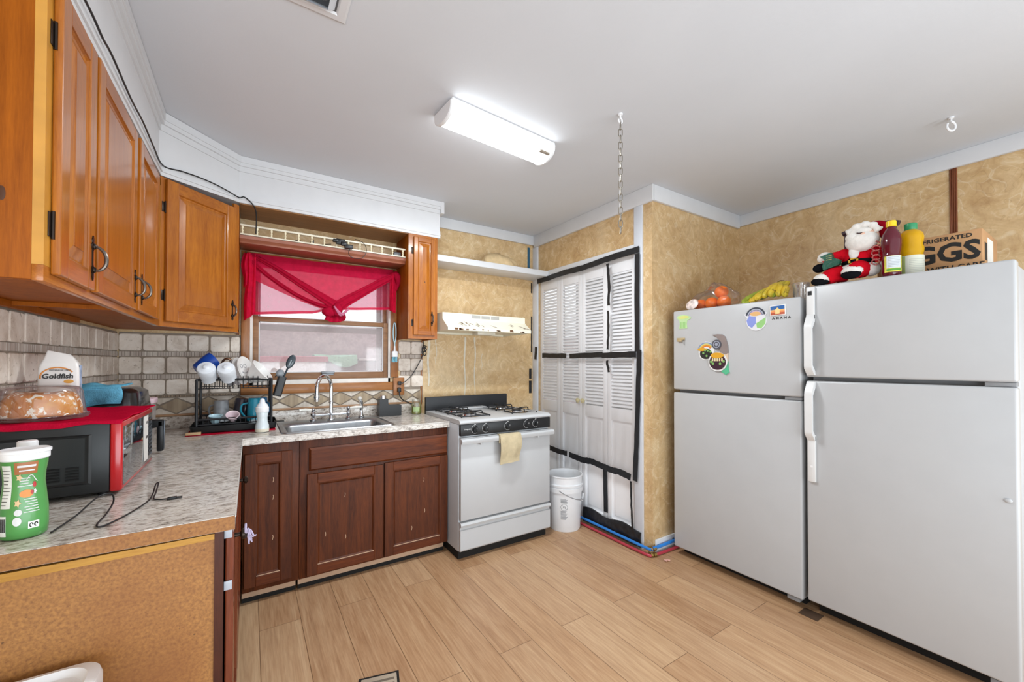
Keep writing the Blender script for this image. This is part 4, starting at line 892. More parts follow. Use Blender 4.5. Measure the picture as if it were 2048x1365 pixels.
def fhandle(door, y0_, y1_, zf0, zf1, zg0, zg1):
    """flat mounting strip zf0..zf1 and a bowed grip zg0..zg1"""
    x = 2.475; b = B(); b.box(x-.014, x+.001, y0_, y1_, zf0, zf1, .004)
    s = [(x+.001, zg0), (x-.016, zg0), (x-.048, zg0+.035), (x-.050, zg0+.05), (x-.050, zg1-.07), (x-.046, zg1-.05), (x-.016, zg1), (x+.001, zg1), (x-.006, zg1-.035), (x-.034, zg1-.072), (x-.036, zg0+.052), (x-.006, zg0+.022)]
    b.rings([[(px, yy, pz) for px, pz in s] for yy in (y0_, y0_+.003, y1_-.003, y1_)]); return b.build('handle', P('off white handle', 'dcdcdb', .35, var=.02), door)
h1 = fhandle(d2[0], .910, .944, 1.545, 1.716, 1.255, 1.57)
b = B(); b.box(2.4595, 2.461, .920, .938, 1.672, 1.694); b.build('badge', MT['black'], h1)
h2 = fhandle(d2[1], .910, .944, .70, .945, .915, 1.222)
b = B(); b.box(2.4595, 2.461, .922, .932, .775, .785); b.build('badge', P('pale badge', 'f2f2f2', .3), h2)
b = B(); b.sph((2.473, .279, .786), (.006, .011, .009), 8); b.build('dent', MT['appl'], d2[1])

# ---------------------------------------------------------------- magnets on the smaller fridge
FXM = 2.4745
def FT(y, z): return frame((FXM, y, z), (0, -1, 0))
def disc(r, n=28, sy=1, a0=0, a1=360): return [(r*math.cos(math.radians(a0+(a1-a0)*k/n)), r*sy*math.sin(math.radians(a0+(a1-a0)*k/n))) for k in range(n+(0 if a1-a0 == 360 else 1))]
def arcband(r0, r1, a0, a1, n=18): return disc(r1, n, 1, a0, a1)+disc(r0, n, 1, a1, a0)
def off(poly, dx, dy): return [(x+dx, y+dy) for x, y in poly]
def pl(nm, c): return P('magnet '+nm, c, .45, var=.05)
t = thing('fridge_magnet', 'green paper hat magnet at the upper left of the smaller fridge', 'magnet', (FXM, 1.672, 1.55), 'magnets on the smaller fridge'); T = FT(1.672, 1.55)
b = B(T); b.prism([(-.033, 0), (.030, 0), (.026, .03), (.030, .055), (.052, .062), (.058, .070), (.045, .082), (.0, .094), (-.04, .09), (-.052, .075), (-.030, .058), (-.026, .03)], 0, .002); b.build('paper_hat', pl('pale green', 'b9d9a0'), t)
b = B(T); b.prism(off(disc(.040, 24, .26), .002, .076), .002, .0028); b.build('brim', pl('yellow green', 'd6d980'), t)
b = B(T)
for k in range(5): b.box(-.022+.010*k, -.018+.010*k, .004, .045, .002, .0026)
b.build('crayon_stripe', pl('leaf green', '86bf6b'), t)
t = thing('fridge_magnet', 'tan wooden clip magnet below the green paper hat', 'magnet', (FXM, 1.685, 1.468), 'magnets on the smaller fridge'); T = FT(1.685, 1.468)
b = B(T); b.box(-.032, .026, .004, .020, 0, .010, .002); b.box(-.026, .006, -.006, .006, 0, .014, .002); b.build('clip', pl('tan wood', 'b5a078'), t)
b = B(T); b.tube([(.018, .012, .008), (.022, .006, .010), (.022, -.028, .006)], .002, 6); b.build('pin', MT['pewter'], t)
def pot(t, T, r, body, rim):
    b = B(T); b.prism(disc(r*1.16, 30), 0, .0015); b.build('backing', pl('white', 'e8e8e6'), t)
    b = B(T); b.prism(disc(r, 30), .0015, .004); b.build('pot', body, t)
t = thing('fridge_magnet', 'black pot magnet with a rainbow arching over it', 'magnet', (FXM, 1.505, 1.355), 'magnets on the smaller fridge'); T = FT(1.508, 1.385)
b = B(T); b.prism([(-.052, -.005), (-.045, -.03), (-.02, -.048), (.02, -.048), (.045, -.03), (.05, .0), (.056, .03), (.03, .062), (-.005, .070), (-.038, .055), (-.055, .03)], 0, .002); b.build('backing', pl('white', 'e8e8e6'), t)
b = B(T); b.prism(off(disc(.040, 26, .86), -.002, -.008), .002, .005); b.build('pot', pl('pot black', '2c2c28'), t)
for k, (r_, c) in enumerate(((.058, '7d8fb5'), (.051, 'c9c784'), (.044, 'e0a23c'), (.037, 'd9782e'))):
    b = B(T); b.prism(off(arcband(r_-.007, r_, 35, 175), 0, .008), .002, .0032+.0002*k); b.build('rainbow_band', pl('band'+str(k), c), t)
b = B(T); b.prism(off(disc(.032, 20, .34), -.026, .020), .005, .006); b.build('coin_heap', pl('gold', 'd9a02c'), t)
for q in ((-.018, -.004), (.012, .012), (.004, -.022), (.03, .004), (-.006, .014)): b = B(T); b.prism(off(disc(.007, 10), *q), .005, .0062); b.build('clover', pl('clover green', '7fae62'), t)
t = thing('fridge_magnet', 'gnome magnet with grey curled hat and green feet', 'magnet', (FXM, 1.40, 1.27), 'magnets on the smaller fridge'); T = FT(1.400, 1.40)
b = B(T); b.prism([(-.065, .095), (-.03, .098), (.0, .095), (.018, .08), (.032, .03), (.036, -.02), (.022, -.03), (-.012, -.02), (-.02, .02), (-.022, .06), (-.04, .085)], 0, .009); b.build('hat', pl('taupe grey', '8d807c'), t)
b = B(T); b.prism([(-.004, -.02), (.034, -.02), (.034, -.075), (.0, -.07)], 0, .008); b.build('beard', pl('peach', 'd8c0a8'), t)
b = B(T); b.prism([(.002, -.07), (.034, -.072), (.036, -.118), (.042, -.14), (.02, -.155), (-.008, -.135), (-.02, -.118), (.002, -.11)], 0, .008); b.build('feet', pl('mint green', '58b58a'), t)
b = B(T); b.prism(off(disc(.030, 24), -.034, .034), .009, .013); b.build('badge', pl('slate', '55555c'), t); b = B(T); b.prism(off(arcband(.017, .022, 0, 359), -.034, .034), .013, .014); b.prism(off(disc(.010, 14), -.034, .034), .013, .014); b.build('badge_ring', pl('pale slate', '9ea2b0'), t)
t = thing('fridge_magnet', 'dark purple pot of gold magnet overlapping the gnome feet', 'magnet', (FXM, 1.425, 1.265), 'magnets on the smaller fridge'); T = FT(1.428, 1.325)
b = B(T); b.prism(disc(.061, 30, .98), .0095, .011); b.build('backing', pl('white', 'e8e8e6'), t)
b = B(T); b.prism(off(disc(.052, 28, .92), 0, -.002), .011, .015); b.build('pot', pl('plum', '3d2430'), t)
b = B(T); b.prism(off(disc(.042, 24, .42), .0, .040), .015, .018); b.build('coin_heap', pl('gold', 'd9a02c'), t)
b = B(T)
for k in range(5): b.box(-.034+.015*k, -.025+.015*k, .004, .022, .015, .0165)
b.build('striped_band', pl('cream', 'e3d3a5'), t)
for q in ((-.04, .0), (-.028, -.012), (.018, -.012), (.04, .002)): b = B(T); b.prism(off(disc(.008, 10), *q), .015, .0165); b.build('clover', pl('clover green', '7fae62'), t)
t = thing('fridge_magnet', 'round crayon-coloured rainbow magnet near the top right of the smaller fridge', 'magnet', (FXM, 1.205, 1.51), 'magnets on the smaller fridge'); T = FT(1.205, 1.568)
b = B(T); b.prism(off(disc(.056, 30), .004, -.006), 0, .003); b.prism([(-.065, .036), (-.03, .05), (.04, .052), (.062, .038), (.05, .01), (-.045, .01)], 0, .0028); b.build('paper_disc', pl('paper', 'dfdfe3'), t)
for k, (r_, c) in enumerate(((.056, '3a3f4c'), (.047, 'a9aebc'), (.040, 'b8a8d0'))):
    b = B(T); b.prism(off(arcband(r_-.009, r_, 12, 168), 0, .018), .003, .0038); b.build('rainbow_band', pl('rb'+str(k), c), t)
b = B(T); b.prism(off(disc(.030, 20, .42), .0, .036), .003, .0044); b.build('cloud', pl('apricot', 'dcae72'), t)
b = B(T); b.prism([(-.05, -.0), (-.035, .026), (.002, .018), (.002, -.02), (-.02, -.045), (-.042, -.03)], .003, .0036); b.build('blue_field', pl('lilac blue', '8795d6'), t)
b = B(T); b.prism([(.004, -.02), (.056, .012), (.054, -.024), (.03, -.052), (.008, -.045)], .003, .0036); b.build('green_field', pl('grass', '94c77c'), t)
t = thing('fridge_magnet', 'small framed sunset postcard magnet above the brand letters', 'magnet', (FXM, 1.087, 1.585), 'magnets on the smaller fridge'); T = FT(1.087, 1.612) @ Matrix.Rotation(math.radians(2), 4, 'Z')
b = B(T); b.box(-.040, .040, -.029, .029, 0, .005, .001); b.build('frame', pl('white', 'e8e8e6'), t)
for nm, y0_, y1_, c in (('sky', .004, .025, '2b62a3'), ('horizon_glow', -.004, .004, 'e8b36a'), ('plain', -.013, -.004, 'e58a5a'), ('ground', -.025, -.013, 'b5553a')):
    b = B(T); b.box(-.036, .036, y0_, y1_, .005, .0055); b.build(nm, pl(nm, c), t)
b = B(T); b.prism([(-.012, -.02), (.010, -.02), (.012, .002), (.0, .016), (-.012, .004)], .0055, .006); b.build('building', pl('pale gold', 'f0d492'), t)

# ---------------------------------------------------------------- on the smaller fridge
ztop = 1.675
OR = P('orange peel', 'f07408', .4, bump=.25, bs=220, coat=.2)
for k, (x, y, z, lb) in enumerate(((2.62, 1.49, 1.787, 'topmost orange of the bagged oranges'), (2.60, 1.545, 1.717, 'orange in the middle of the bag resting on the fridge'), (2.60, 1.462, 1.717, 'orange under the topmost one at the bananas end of the bag'), (2.665, 1.50, 1.717, 'orange at the back of the bag'), (2.61, 1.628, 1.714, 'orange behind the white print of the bag'))):
    b = B(); b.sph((x, y, z), (.042, .042, .040), 14); o = b.build('orange', OR); tag(o, lb, 'orange', 'oranges in the bag')
    b = B(); b.lathe([(.005, 0), (.004, .002)], (x, y, z+.0385), 8); b.build('stem_end', P('orange stem end', '7a8a3a', .6), o)
b = B()
def ob(u, v):
    a = 2*PI*u; s = math.sin(PI*min(1, v*.97+.03)); r = s**.6
    return (2.625+.112*r*math.cos(a)*(1+.05*math.sin(5*a+v*4)), 1.535+.160*r*math.sin(a)*(1+.05*math.sin(7*a)), 1.7405-.063*math.cos(PI*v)+(.055*math.exp(-((math.sin(a)*.15+.04)/.06)**2)*max(0, -math.cos(PI*v)))+.004*math.sin(9*a+v*7)*s)
b.grid(ob, 48, 14)
bagt = tag(b.build('produce_bag', glassy('clear red-tinted bag', (1, .95, .92), .03, (.95, .85, .8), .1, .12, 20, .02), smooth=80), 'clear plastic bag of oranges on the smaller fridge', 'bag')
b = B(frame((2.525, 1.64, 1.715), (0, -1, .1), (.25, 0, 1))); b.sph((0, 0, 0), (.046, .036, .010), 12); lab(b.build('printed_patch', P('white printed film', 'ead9d2', .35, var=.25, vs=45), bagt), 'white printed patch of the bag')
bn = thing('banana_bunch', 'bunch of spotted green and yellow bananas on the smaller fridge', 'banana', (2.66, 1.19, ztop))
BAN = NT('ripe banana skin'); f_ = BAN.noise(9, 3); g_ = BAN.noise(40, 4, .7)
BAN.set(Base_Color=BAN.mix(BAN.ramp(g_, [(.60, (0,)*3), (.68, (.9,)*3)]), BAN.ramp(f_, [(.3, 'ada22c'), (.5, 'd6b42c'), (.7, 'e3c040')]), '4a3013'), Roughness=.45)
BG = P('green banana skin', '99a736', .45, var=.15)
for k in range(7):
    y = 1.10+.028*k; zt = 1.775-.006*abs(k-2)**1.5; x0_ = 2.56+.01*(k % 2)
    pts = spline([(2.70, 1.165+.012*(k-3), 1.80), (2.665-.01*(k % 2), y*.6+1.19*.4, zt+.01), (2.60, y, zt-.012), (x0_-.012, y+.008*(k-2), zt-.05), (x0_-.004, y+.012*(k-2), 1.706)], 6)
    b = B(); n = len(pts); b.tube(pts, [.006+.0135*min(1, math.sin(PI*min(.97, .07+i/(n-1)*.93))**.5) for i in range(n)], 8); b.build('banana', BAN.m if k < 6 else BG, bn)
for k, (dy_, zz) in enumerate(((-.03, 1.702), (.035, 1.70), (.09, 1.698))):
    b = B(); pts = spline([(2.70, 1.20+dy_*.5, 1.77), (2.62, 1.185+dy_, zz+.036), (2.545, 1.185+dy_*1.25, zz+.008)], 7); b.tube(pts, [.007+.014*math.sin(PI*min(.97, .1+i/(len(pts)-1)*.85))**.6 for i in range(len(pts))], 8); b.build('banana', BG, bn)
b = B(); b.sph((2.705, 1.17, 1.806), (.022, .022, .014), 8); b.build('crown', P('dark banana crown', '5b4321', .7), bn)
gj = thing('plastic_tub', 'clear empty plastic tub between the bananas and the larger fridge', 'tub', (2.62, 1.026, ztop))
b = B(); b.lathe([(.036, .002), (.040, .02), (.040, .075), (.043, .08), (.043, .092), (.040, .095), (.038, .085), (.037, .02), (.03, .004)], (2.62, 1.030, ztop), 24); b.build('body', glassy('clear tub plastic', (.96, .96, .97), .12, (.9, .9, .9), .05, .5), gj)

# ---------------------------------------------------------------- on the larger fridge
z2 = 1.722
# plush doll on a little rocking chair
pdl = thing('christmas_doll', 'plush christmas doll in red suit with white beard on the larger fridge', 'doll', (2.6, .775, z2))
RED = cloth('red plush', 'c01423', 0, bump=.6, bs=160); FUR = cloth('white fur', 'efece6', .15, bump=1.0, bs=120); BLK = cloth('black plush', '17181b', 0); SKIN = P('cloth skin', 'e3b9a2', .7)
T = frame((2.585, .775, z2), (0, -1, 0))
def ell(mt, nm, par, *args, lump=0):
    b = B(T)
    for k, (c, r) in enumerate(args): b.sph(c, r, 12, lump=lump, seed=k)
    return b.build(nm, mt, par, smooth=80)
bd = B(T); bd.sph((.012, .125, .0), (.066, .075, .05), 14); bd.sph((-.045, .150, .01), (.034, .034, .032), 10); bd.sph((.070, .148, .01), (.034, .034, .032), 10); bd.build('body', RED, pdl, smooth=80)
b = B(T); b.tube(spline([(-.05, .152, .01), (-.085, .145, .03), (-.115, .115, .045)], 4), .027, 10); b.build('arm', RED, pdl); b = B(T); b.tube(spline([(.072, .15, .005), (.098, .12, .005), (.102, .095, .0)], 4), .027, 10); b.build('arm', RED, pdl)
ell(FUR, 'cuff', pdl, ((-.112, .148, .045), (.036, .030, .028)), lump=.12); ell(FUR, 'cuff', pdl, ((.120, .088, .0), (.026, .036, .028)), lump=.12)
ell(BLK, 'mitten', pdl, ((-.137, .098, .05), (.030, .023, .022))); ell(P('navy plush', '161b2b', .8), 'mitten', pdl, ((.140, .100, -.018), (.021, .033, .024)))
b = B(T); b.lathe([(.062, -.004), (.069, 0), (.069, .014), (.062, .018)], (0, 0, 0), 24, sy=.8); b.v = [T @ Vector((q.x, q.z, q.y)) for q in [T.inverted() @ v for v in b.v]]; b.v = [p+Vector((0, -.012, .098)) for p in b.v]; b.build('belt', BLK, pdl)
b = B(T); b.box(-.012, -.004, .092, .120, .051, .058); b.box(.020, .028, .092, .120, .051, .058); b.box(-.012, .028, .092, .098, .051, .058); b.box(-.012, .028, .114, .120, .051, .058); b.build('buckle', P('gold buckle', 'c9a43a', .3, .6), pdl)
ell(FUR, 'jacket_trim', pdl, ((.0, .072, .02), (.078, .026, .055)), ((.066, .058, .02), (.036, .034, .035)), ((.008, .152, .046), (.022, .040, .016)), lump=.06)
for nm, pts in (('leg', [(-.03, .05, .02), (-.065, .052, .055), (-.098, .030, .085)]), ('leg', [(.035, .055, .02), (.03, .062, .065), (.018, .042, .095)])):
    b = B(T); b.tube(spline(pts, 5), [.036, .039, .041, .042, .042, .041, .040, .039, .038, .037, .036][:len(spline(pts, 5))], 12); b.build(nm, RED, pdl, smooth=80)
for c in ((-.108, .034, .088), (.016, .048, .100)):
    b = B(T); b.sph(c, (.044, .026, .028), 12, lump=.1); b.build('boot_cuff', FUR, pdl, smooth=80)
for c in ((-.118, .021, .094), (.014, .032, .107)):
    b = B(T); b.sph(c, (.041, .023, .024), 12); b.build('boot', BLK, pdl, smooth=80)
hd = B(T); hd.sph((.042, .214, .022), (.060, .058, .05), 16); h_ = hd.build('head', SKIN, pdl, smooth=80)
b = B(T); b.sph((.038, .200, .042), (.066, .052, .040), 16, lump=.05); b.sph((.010, .222, .048), (.036, .030, .030), 10, lump=.05); b.sph((.066, .205, .04), (.034, .038, .03), 10, lump=.05); b.sph((.03, .246, .052), (.05, .022, .02), 10, lump=.08); b.build('beard', FUR, h_, smooth=80)
b = B(T); b.tube([(.028, .2375, .0735), (.038, .233, .0765), (.050, .2335, .0735)], .0026, 6); b.build('eyelid', P('dark stitching', '3a2226', .8), h_)
b = B(T); b.sph((.05, .228, .070), (.010, .008, .008), 8); b.build('nose', SKIN, h_)
b = B(T); b.tube(spline([(-.015, .250, .05), (.03, .274, .056), (.078, .268, .05), (.104, .235, .04)], 5), [.016+.004*math.sin(i*1.9) for i in range(16)], 10); b.build('hat_fur', FUR, h_, smooth=80)
b = B(T); b.tube(spline([(.05, .240, .0), (.072, .262, -.01), (.105, .252, .0), (.120, .215, .008), (.122, .180, .015)], 5), [.048-.0018*i for i in range(21)], 12); b.build('hat', cloth('dark red plush', '8f1020', 0, bump=.6, bs=160), h_, smooth=80)
gb = B(T); gb.prism([(-.122, .150), (-.085, .160), (-.072, .162), (-.066, .135), (-.036, .118), (-.040, .095), (-.075, .085), (-.108, .078), (-.112, .10), (-.100, .128)], .062, .088); gb.build('gift_sack', P('green satin', '145240', .3, bump=.3), pdl)
b = B(T)
for k in range(3): b.box(-.094, -.070, .145-.010*k, .148-.010*k, .088, .089)
b.build('sack_print', P('gold print', 'a99a58', .4), pdl)
b = B(T)
for k in range(5): b.tube(arc((.092+.003*(k % 2), .172-.022*k, .05), .015, 0, 330, 10, (1, 0, 0), (0, .8, .4)), .0035, 6)
b.build('candy_ribbon', P('red white ribbon', 'd87a76', .35, var=.5, vs=120), pdl)
ch = thing('toy_chair', 'dark brown toy chair holding the plush christmas doll', 'chair', (2.66, .79, z2)); DB = P('dark brown wood', '3b2730', .4); T2 = frame((2.615, .775, z2), (0, -1, 0))
b = B(T2); b.tube([(-.066, .01, -.04), (-.066, .290, -.06)], .007, 8); b.build('post', DB, ch); b = B(T2); b.tube([(.128, .01, -.04), (.128, .285, -.06)], .007, 8); b.build('post', DB, ch)
b = B(T2); b.tube(spline([(-.080, .286, -.058), (-.04, .297, -.06), (.04, .300, -.062), (.11, .296, -.06), (.145, .284, -.058)], 4), .013, 10); b.build('top_rail', DB, ch)
b = B(T2); b.box(-.07, .145, .004, .009, -.06, .04, .001); b.build('seat', DB, ch)
for sx_ in (-.06, .135):
    for sz_ in (-.04, .03): b = B(T2); b.tube([(sx_, .009, sz_-.02), (sx_, .003, sz_-.02)], .004, 8); b.build('leg', DB, ch)
    b = B(T2); b.tube(spline([(sx_, .012, -.085), (sx_, .004, -.03), (sx_, .004, .02), (sx_, .012, .075)], 4), .004, 8); b.build('rocker', DB, ch)

def label_patch(b, c, r, a0, a1, z0, z1, n=14):
    b.grid(lambda u, v: (c[0]+r*math.cos(math.radians(a0+(a1-a0)*u)), c[1]+r*math.sin(math.radians(a0+(a1-a0)*u)), c[2]+z0+(z1-z0)*v), n, 1)
jb = thing('juice_bottle', 'dark red juice bottle with yellow cap beside the plush doll', 'bottle', (2.52, .622, z2)); c = (2.52, .622, z2)
b = B(); b.lathe([(.030, 0), (.034, .006), (.035, .02), (.034, .095), (.031, .102), (.033, .115), (.036, .14), (.037, .165), (.033, .195), (.022, .218), (.015, .228), (.014, .238)], c, 28); b.build('body', P('dark red juice', '5a0f20', .12, coat=.25), jb, smooth=60)
b = B(); b.lathe([(.017, .234), (.019, .236), (.019, .258), (.016, .262)], c, 20); b.build('cap', P('yellow cap', 'e8c41f', .3), jb)
b = B(); label_patch(b, c, .0356, 150, 265, .018, .093); b.build('label', P('yellow label', 'd9d24a', .45, var=.2, vs=60), jb)
b = B(); label_patch(b, c, .0362, 165, 250, .036, .092); lb_ = b.build('label_panel', P('white panel', 'd4dbe0', .45), jb); b = B(); label_patch(b, c, .0362, 165, 250, .024, .033); b.build('label_band', P('green band', '5aa03a', .45), jb)
b = B()
for k in range(7): label_patch(b, c, .0365, 172, 172+60+(k*17) % 14, .042+.007*k, .0437+.007*k)
b.build('fine_print', P('grey fine print', '9aa3ac', .5), lb_)
oil = thing('oil_bottle', 'clear bottle of yellow cooking oil with green cap', 'bottle', (2.57, .565, z2)); c = (2.62, .578, z2)
b = B(); b.lathe([(.038, 0), (.044, .006), (.045, .03), (.045, .098), (.042, .104), (.045, .118), (.046, .135), (.041, .152), (.044, .168), (.046, .185), (.042, .205), (.028, .220), (.019, .226)], c, 30); b.build('body', P('golden oil', 'e6b010', .08, trans=.25, coat=.4, ior=1.2), oil, smooth=60)
b = B(); b.lathe([(.021, .222), (.023, .225), (.023, .252), (.020, .255)], c, 22); b.build('cap', P('green cap', '2c8a5a', .35), oil)
b = B(); label_patch(b, c, .0458, 140, 285, .010, .098, 20); lb_ = b.build('label', P('cream label', 'dfe0cf', .45), oil); b = B(); label_patch(b, c, .0462, 142, 168, .012, .096); b.build('label_stripe', P('pale green stripe', 'aebf76', .45), oil)
b = B()
for k in range(8): label_patch(b, c, .0463, 185, 185+70+(k*23) % 20, .022+.008*k, .0235+.008*k)
b.build('fine_print', P('pale grey print', 'b5b8ad', .5), lb_)
eg = thing('egg_carton', 'brown cardboard egg carton box with black lettering on the larger fridge', 'box', (2.92, .55, z2)); CB = P('brown cardboard', 'b98d62', .75, var=.05)
b = B(); b.box(2.75, 3.10, .374, .735, z2, 1.925, .003); b.build('box', CB, eg)
b = B(); b.box(2.78, 3.09, .376, .733, 1.9245, 1.9275, .001); b.build('flap', CB, eg)
IN = P('black ink', '23211f', .7); Tx = (0, -1, 0)
b = B(); b.text('EGGS', .118, (2.7495, .52, 1.832), Tx, bold=.004, sx=.98); b.text('KEEP REFRIGERATED', .026, (2.7495, .535, 1.902), Tx, bold=.0006, sx=1.1); b.text('HANDLE WITH CARE', .034, (2.7495, .53, 1.762), Tx, bold=.0006, sx=1.0); b.build('lettering', IN, eg)
b = B(); b.box(2.86, 2.99, .3732, .3739, 1.77, 1.90); b.build('paper_label', P('white paper label', 'dcd9d3', .6), eg); b = B(); b.box(2.80, 2.85, .3732, .3739, 1.79, 1.87); b.build('ink_square', IN, eg)

# ---------------------------------------------------------------- microwave and things on it
my0, my1, mzb, mzt = 1.705, 2.168, .924, 1.135
mw = thing('microwave', 'black and red microwave on the worktop under the wall cabinet', 'microwave', (-.48, 1.93, CZ))
b = B(); b.box(-.622, -.358, my0, my1, mzb, mzt, .004); b.build('body', P('black painted metal', '1b1d1e', .42, var=.1), mw)
b = B(); T = frame((-.622, my0, mzb), (1, 0, 0))
b.T = T; b.rings([[(.02+i, .03+i*.6, z), (.225-i, .03+i*.6, z), (.225-i, .178-i*.6, z), (.02+i, .178-i*.6, z)] for i, z in ((0, .0005), (.006, .004), (.014, .0005), (.016, .0005))], cap0=False)
b.build('side_emboss', P('black painted metal', '1b1d1e', .42), mw)
b = B(T); 
for cxx in (.105, .145, .185):
    for k in range(5): b.box(cxx-.014, cxx+.014, .046+.0085*k, .0505+.0085*k, .0046, .0052)
b.build('vent_slots', P('vent black', '050505', .8), mw)
b = B(); 
for yy in (my0+.04, my1-.04): b.lathe([(.012, .0008), (.013, .014)], (-.38, yy, CZ), 12); b.lathe([(.012, .0008), (.013, .014)], (-.60, yy, CZ), 12)
b.build('feet', MT['black'], mw)
b = B(); b.box(-.358, -.330, my0, my1, mzb-.002, mzt+.001, .006, 3); dr_ = b.build('door', MT['red'], mw)
b = B(); b.box(-.3305, -.3285, my0+.012, my1-.012, mzb+.012, mzt-.016, .001); b.build('window', P('dark mirror glass', '1a2026', .04, coat=1, spec=1), dr_)
b = B(); T = frame((-.3283, 0, 0), (0, 1, 0)); b.T = T; b.box(2.0, 2.072, .948, 1.116, 0, .0006); b.build('paper_label', P('white paper label', 'd9dde2', .5), dr_)
b = B(T)
for q in ((2.035, 1.085), (2.05, 1.085), (2.035, 1.03), (2.047, 1.03), (2.059, 1.03)): b.box(q[0], q[0]+.008, q[1], q[1]+.010, .0006, .001)
b.build('label_print', MT['black'], dr_)
b = B(T)
for k in range(10): b.box(2.095, 2.115, .955+.0155*k, .962+.0155*k, 0, .0006); b.box(2.125, 2.143, .955+.0155*k, .962+.0155*k, 0, .0006)
b.build('keypad_print', P('grey key print', '4d5258', .5), dr_)
TW = cloth('crimson towel', 'b01230', 0, bump=.8, bs=200)
b = B()
def cov(u, v):
    y = my0-.006+(2.20-my0+.006)*max(0, v-.03)/.97; x = -.645+.315*u+.004*math.sin(v*14); z = mzt+.0035+.0015*math.sin(u*19+v*7)
    if v < .03: y, z = my0-.006, z-.006-.008*math.sin(u*PI*1.2)**2
    return (x, y, z)
b.grid(cov, 30, 26, thick=(0, 0, .004)); tag(b.build('dish_towel', TW, smooth=60), 'crimson dish towel spread on top of the microwave', 'towel')
zc_ = mzt+.0085
ck_ = thing('cake_container', 'clear domed cake container on the crimson towel', 'container', (-.545, 1.845, zc_)); cc_ = (-.540, 1.842)
b = B(); b.lathe([(.098, .004), (.104, .008), (.104, .012), (.098, .014), (.096, .02), (.088, .085), (.080, .098), (.06, .102), (.01, .102)], (*cc_, zc_), 40, cap=False); b.build('dome', glassy('clear dome plastic', (1, 1, 1), .03, (.95, .95, .95), .04, .35), ck_, smooth=60)
b = B(); b.lathe([(.01, .001), (.100, .001), (.104, .006), (.100, .0065), (.01, .004)], (*cc_, zc_), 40); b.build('tray', glassy('clear tray plastic', (1, 1, 1), .10, (.9, .9, .9), .1, .3), ck_)
b = B()
def bundt(u, v):
    a = 2*PI*u; q = PI*v; rr_ = .050+.034*math.cos(q)*(1+.06*abs(math.sin(6*a))); zz = .012+.070*math.sin(q)**.75*(1+.05*math.sin(12*a)*0+.04*math.sin(2*a+1)); return (cc_[0]+rr_*math.cos(a)*(1+.03*math.sin(12*a)*max(0, math.cos(q))), cc_[1]+rr_*math.sin(a)*(1+.03*math.sin(12*a)*max(0, math.cos(q))), zc_+zz)
b.grid(bundt, 72, 20); tag(b.build('bundt_cake', MT['cake'], smooth=80), 'glazed yellow ring cake inside the clear dome', 'cake')
# cracker bag
gb_ = thing('snack_bag', 'white snack bag with folded peaked top behind the cake dome', 'bag', (-.555, 2.06, zc_)); T = frame((-.553, 2.03, zc_), (1, .12, 0))
WB = P('white bag film', 'e6e2de', .35, var=.03); b = B(T)
def bagring(z, hw, hd, rr_): return [(x, z, y) for x, y in rrect(hw*2, hd*2, min(rr_, hw*.9, hd*.9), 4)]
b.rings([bagring(z, hw, hd, .008) for z, hw, hd in ((.0, .046, .026), (.03, .048, .030), (.10, .049, .031), (.155, .048, .030), (.172, .044, .024))], cap1=False)
top = bagring(.172, .044, .024, .008); n = len(top)
b.rings([top, [(x*.80-.002, .172+.018+.010*(1-abs(x)/.044), y*.55) for x, z, y in top], [(x*.62-.004, .203+.012*(1 if x < -.005 else .0), y*.12) for x, z, y in top]], cap0=False); b.build('body', WB, gb_, smooth=50)
b = B(T); b.box(-.047, .047, .0, .040, .028, .0315, .001); b.build('purple_base', P('purple film', '6b3560', .4), gb_)
b = B(T); b.box(.0485, .0495, .07, .165, -.02, .02); b.build('blue_side', P('blue print film', 'a9bede', .4, var=.3, vs=40), gb_)
b = B(T); b.tube([(.040*math.cos(math.radians(a))-.002, .125+.032*math.sin(math.radians(a)), .0312) for a in range(30, 200, 10)], .0022, 4, flat=.3); b.build('orange_swoosh', P('orange print', 'd98a3a', .4), gb_)
b = B(T); b.text('Goldfish', .023, (-.002, .127, .0316), (1, 0, 0), (0, 1, 0), shear=.1, bold=.0006, sx=.95); b.text('PEPPERIDGE FARM', .0062, (.004, .148, .0316), (1, 0, 0), (0, 1, 0)); b.build('lettering', P('black print', '211d1c', .5), gb_)
b = B(T); b.prism(off(disc(.012, 16, .55), .024, .109), .0312, .0318); b.build('cracker_print', P('cracker orange', 'e0a13c', .4), gb_)
# air fryer with blue towel
af = thing('air_fryer', 'black air fryer with front handle standing behind the microwave', 'air fryer', (-.52, 2.39, CZ)); 
b = B(); b.rings([[(x, y, z) for x, y in rrect(w_, d_, .05, 5, -.502, 2.40)] for w_, d_, z in ((.21, .27, CZ+.001), (.23, .29, CZ+.02), (.232, .29, 1.12), (.215, .27, 1.19), (.17, .22, 1.207))]); b.build('body', P('glossy black plastic', '1a1b1e', .2, coat=.3), af, smooth=50)
b = B(); b.rings([[(x, y, z) for y, z in rrect(.034, h_, .006, 3, 2.375, zz)] for x, h_, zz in ((-.398, .05, 1.04), (-.345, .034, 1.046), (-.325, .03, 1.046))]); b.box(-.345, -.322, 2.358, 2.392, .922, 1.060, .006); b.build('handle', MT['black'], af)
b = B(); b.box(-.3215, -.319, 2.362, 2.388, .93, 1.058, .001); b.build('handle_trim', P('grey handle trim', '6c7076', .25, .6), af)
BT = cloth('blue terry', '62a6c2', .05, bump=1.0, bs=240, var=.25); b = B()
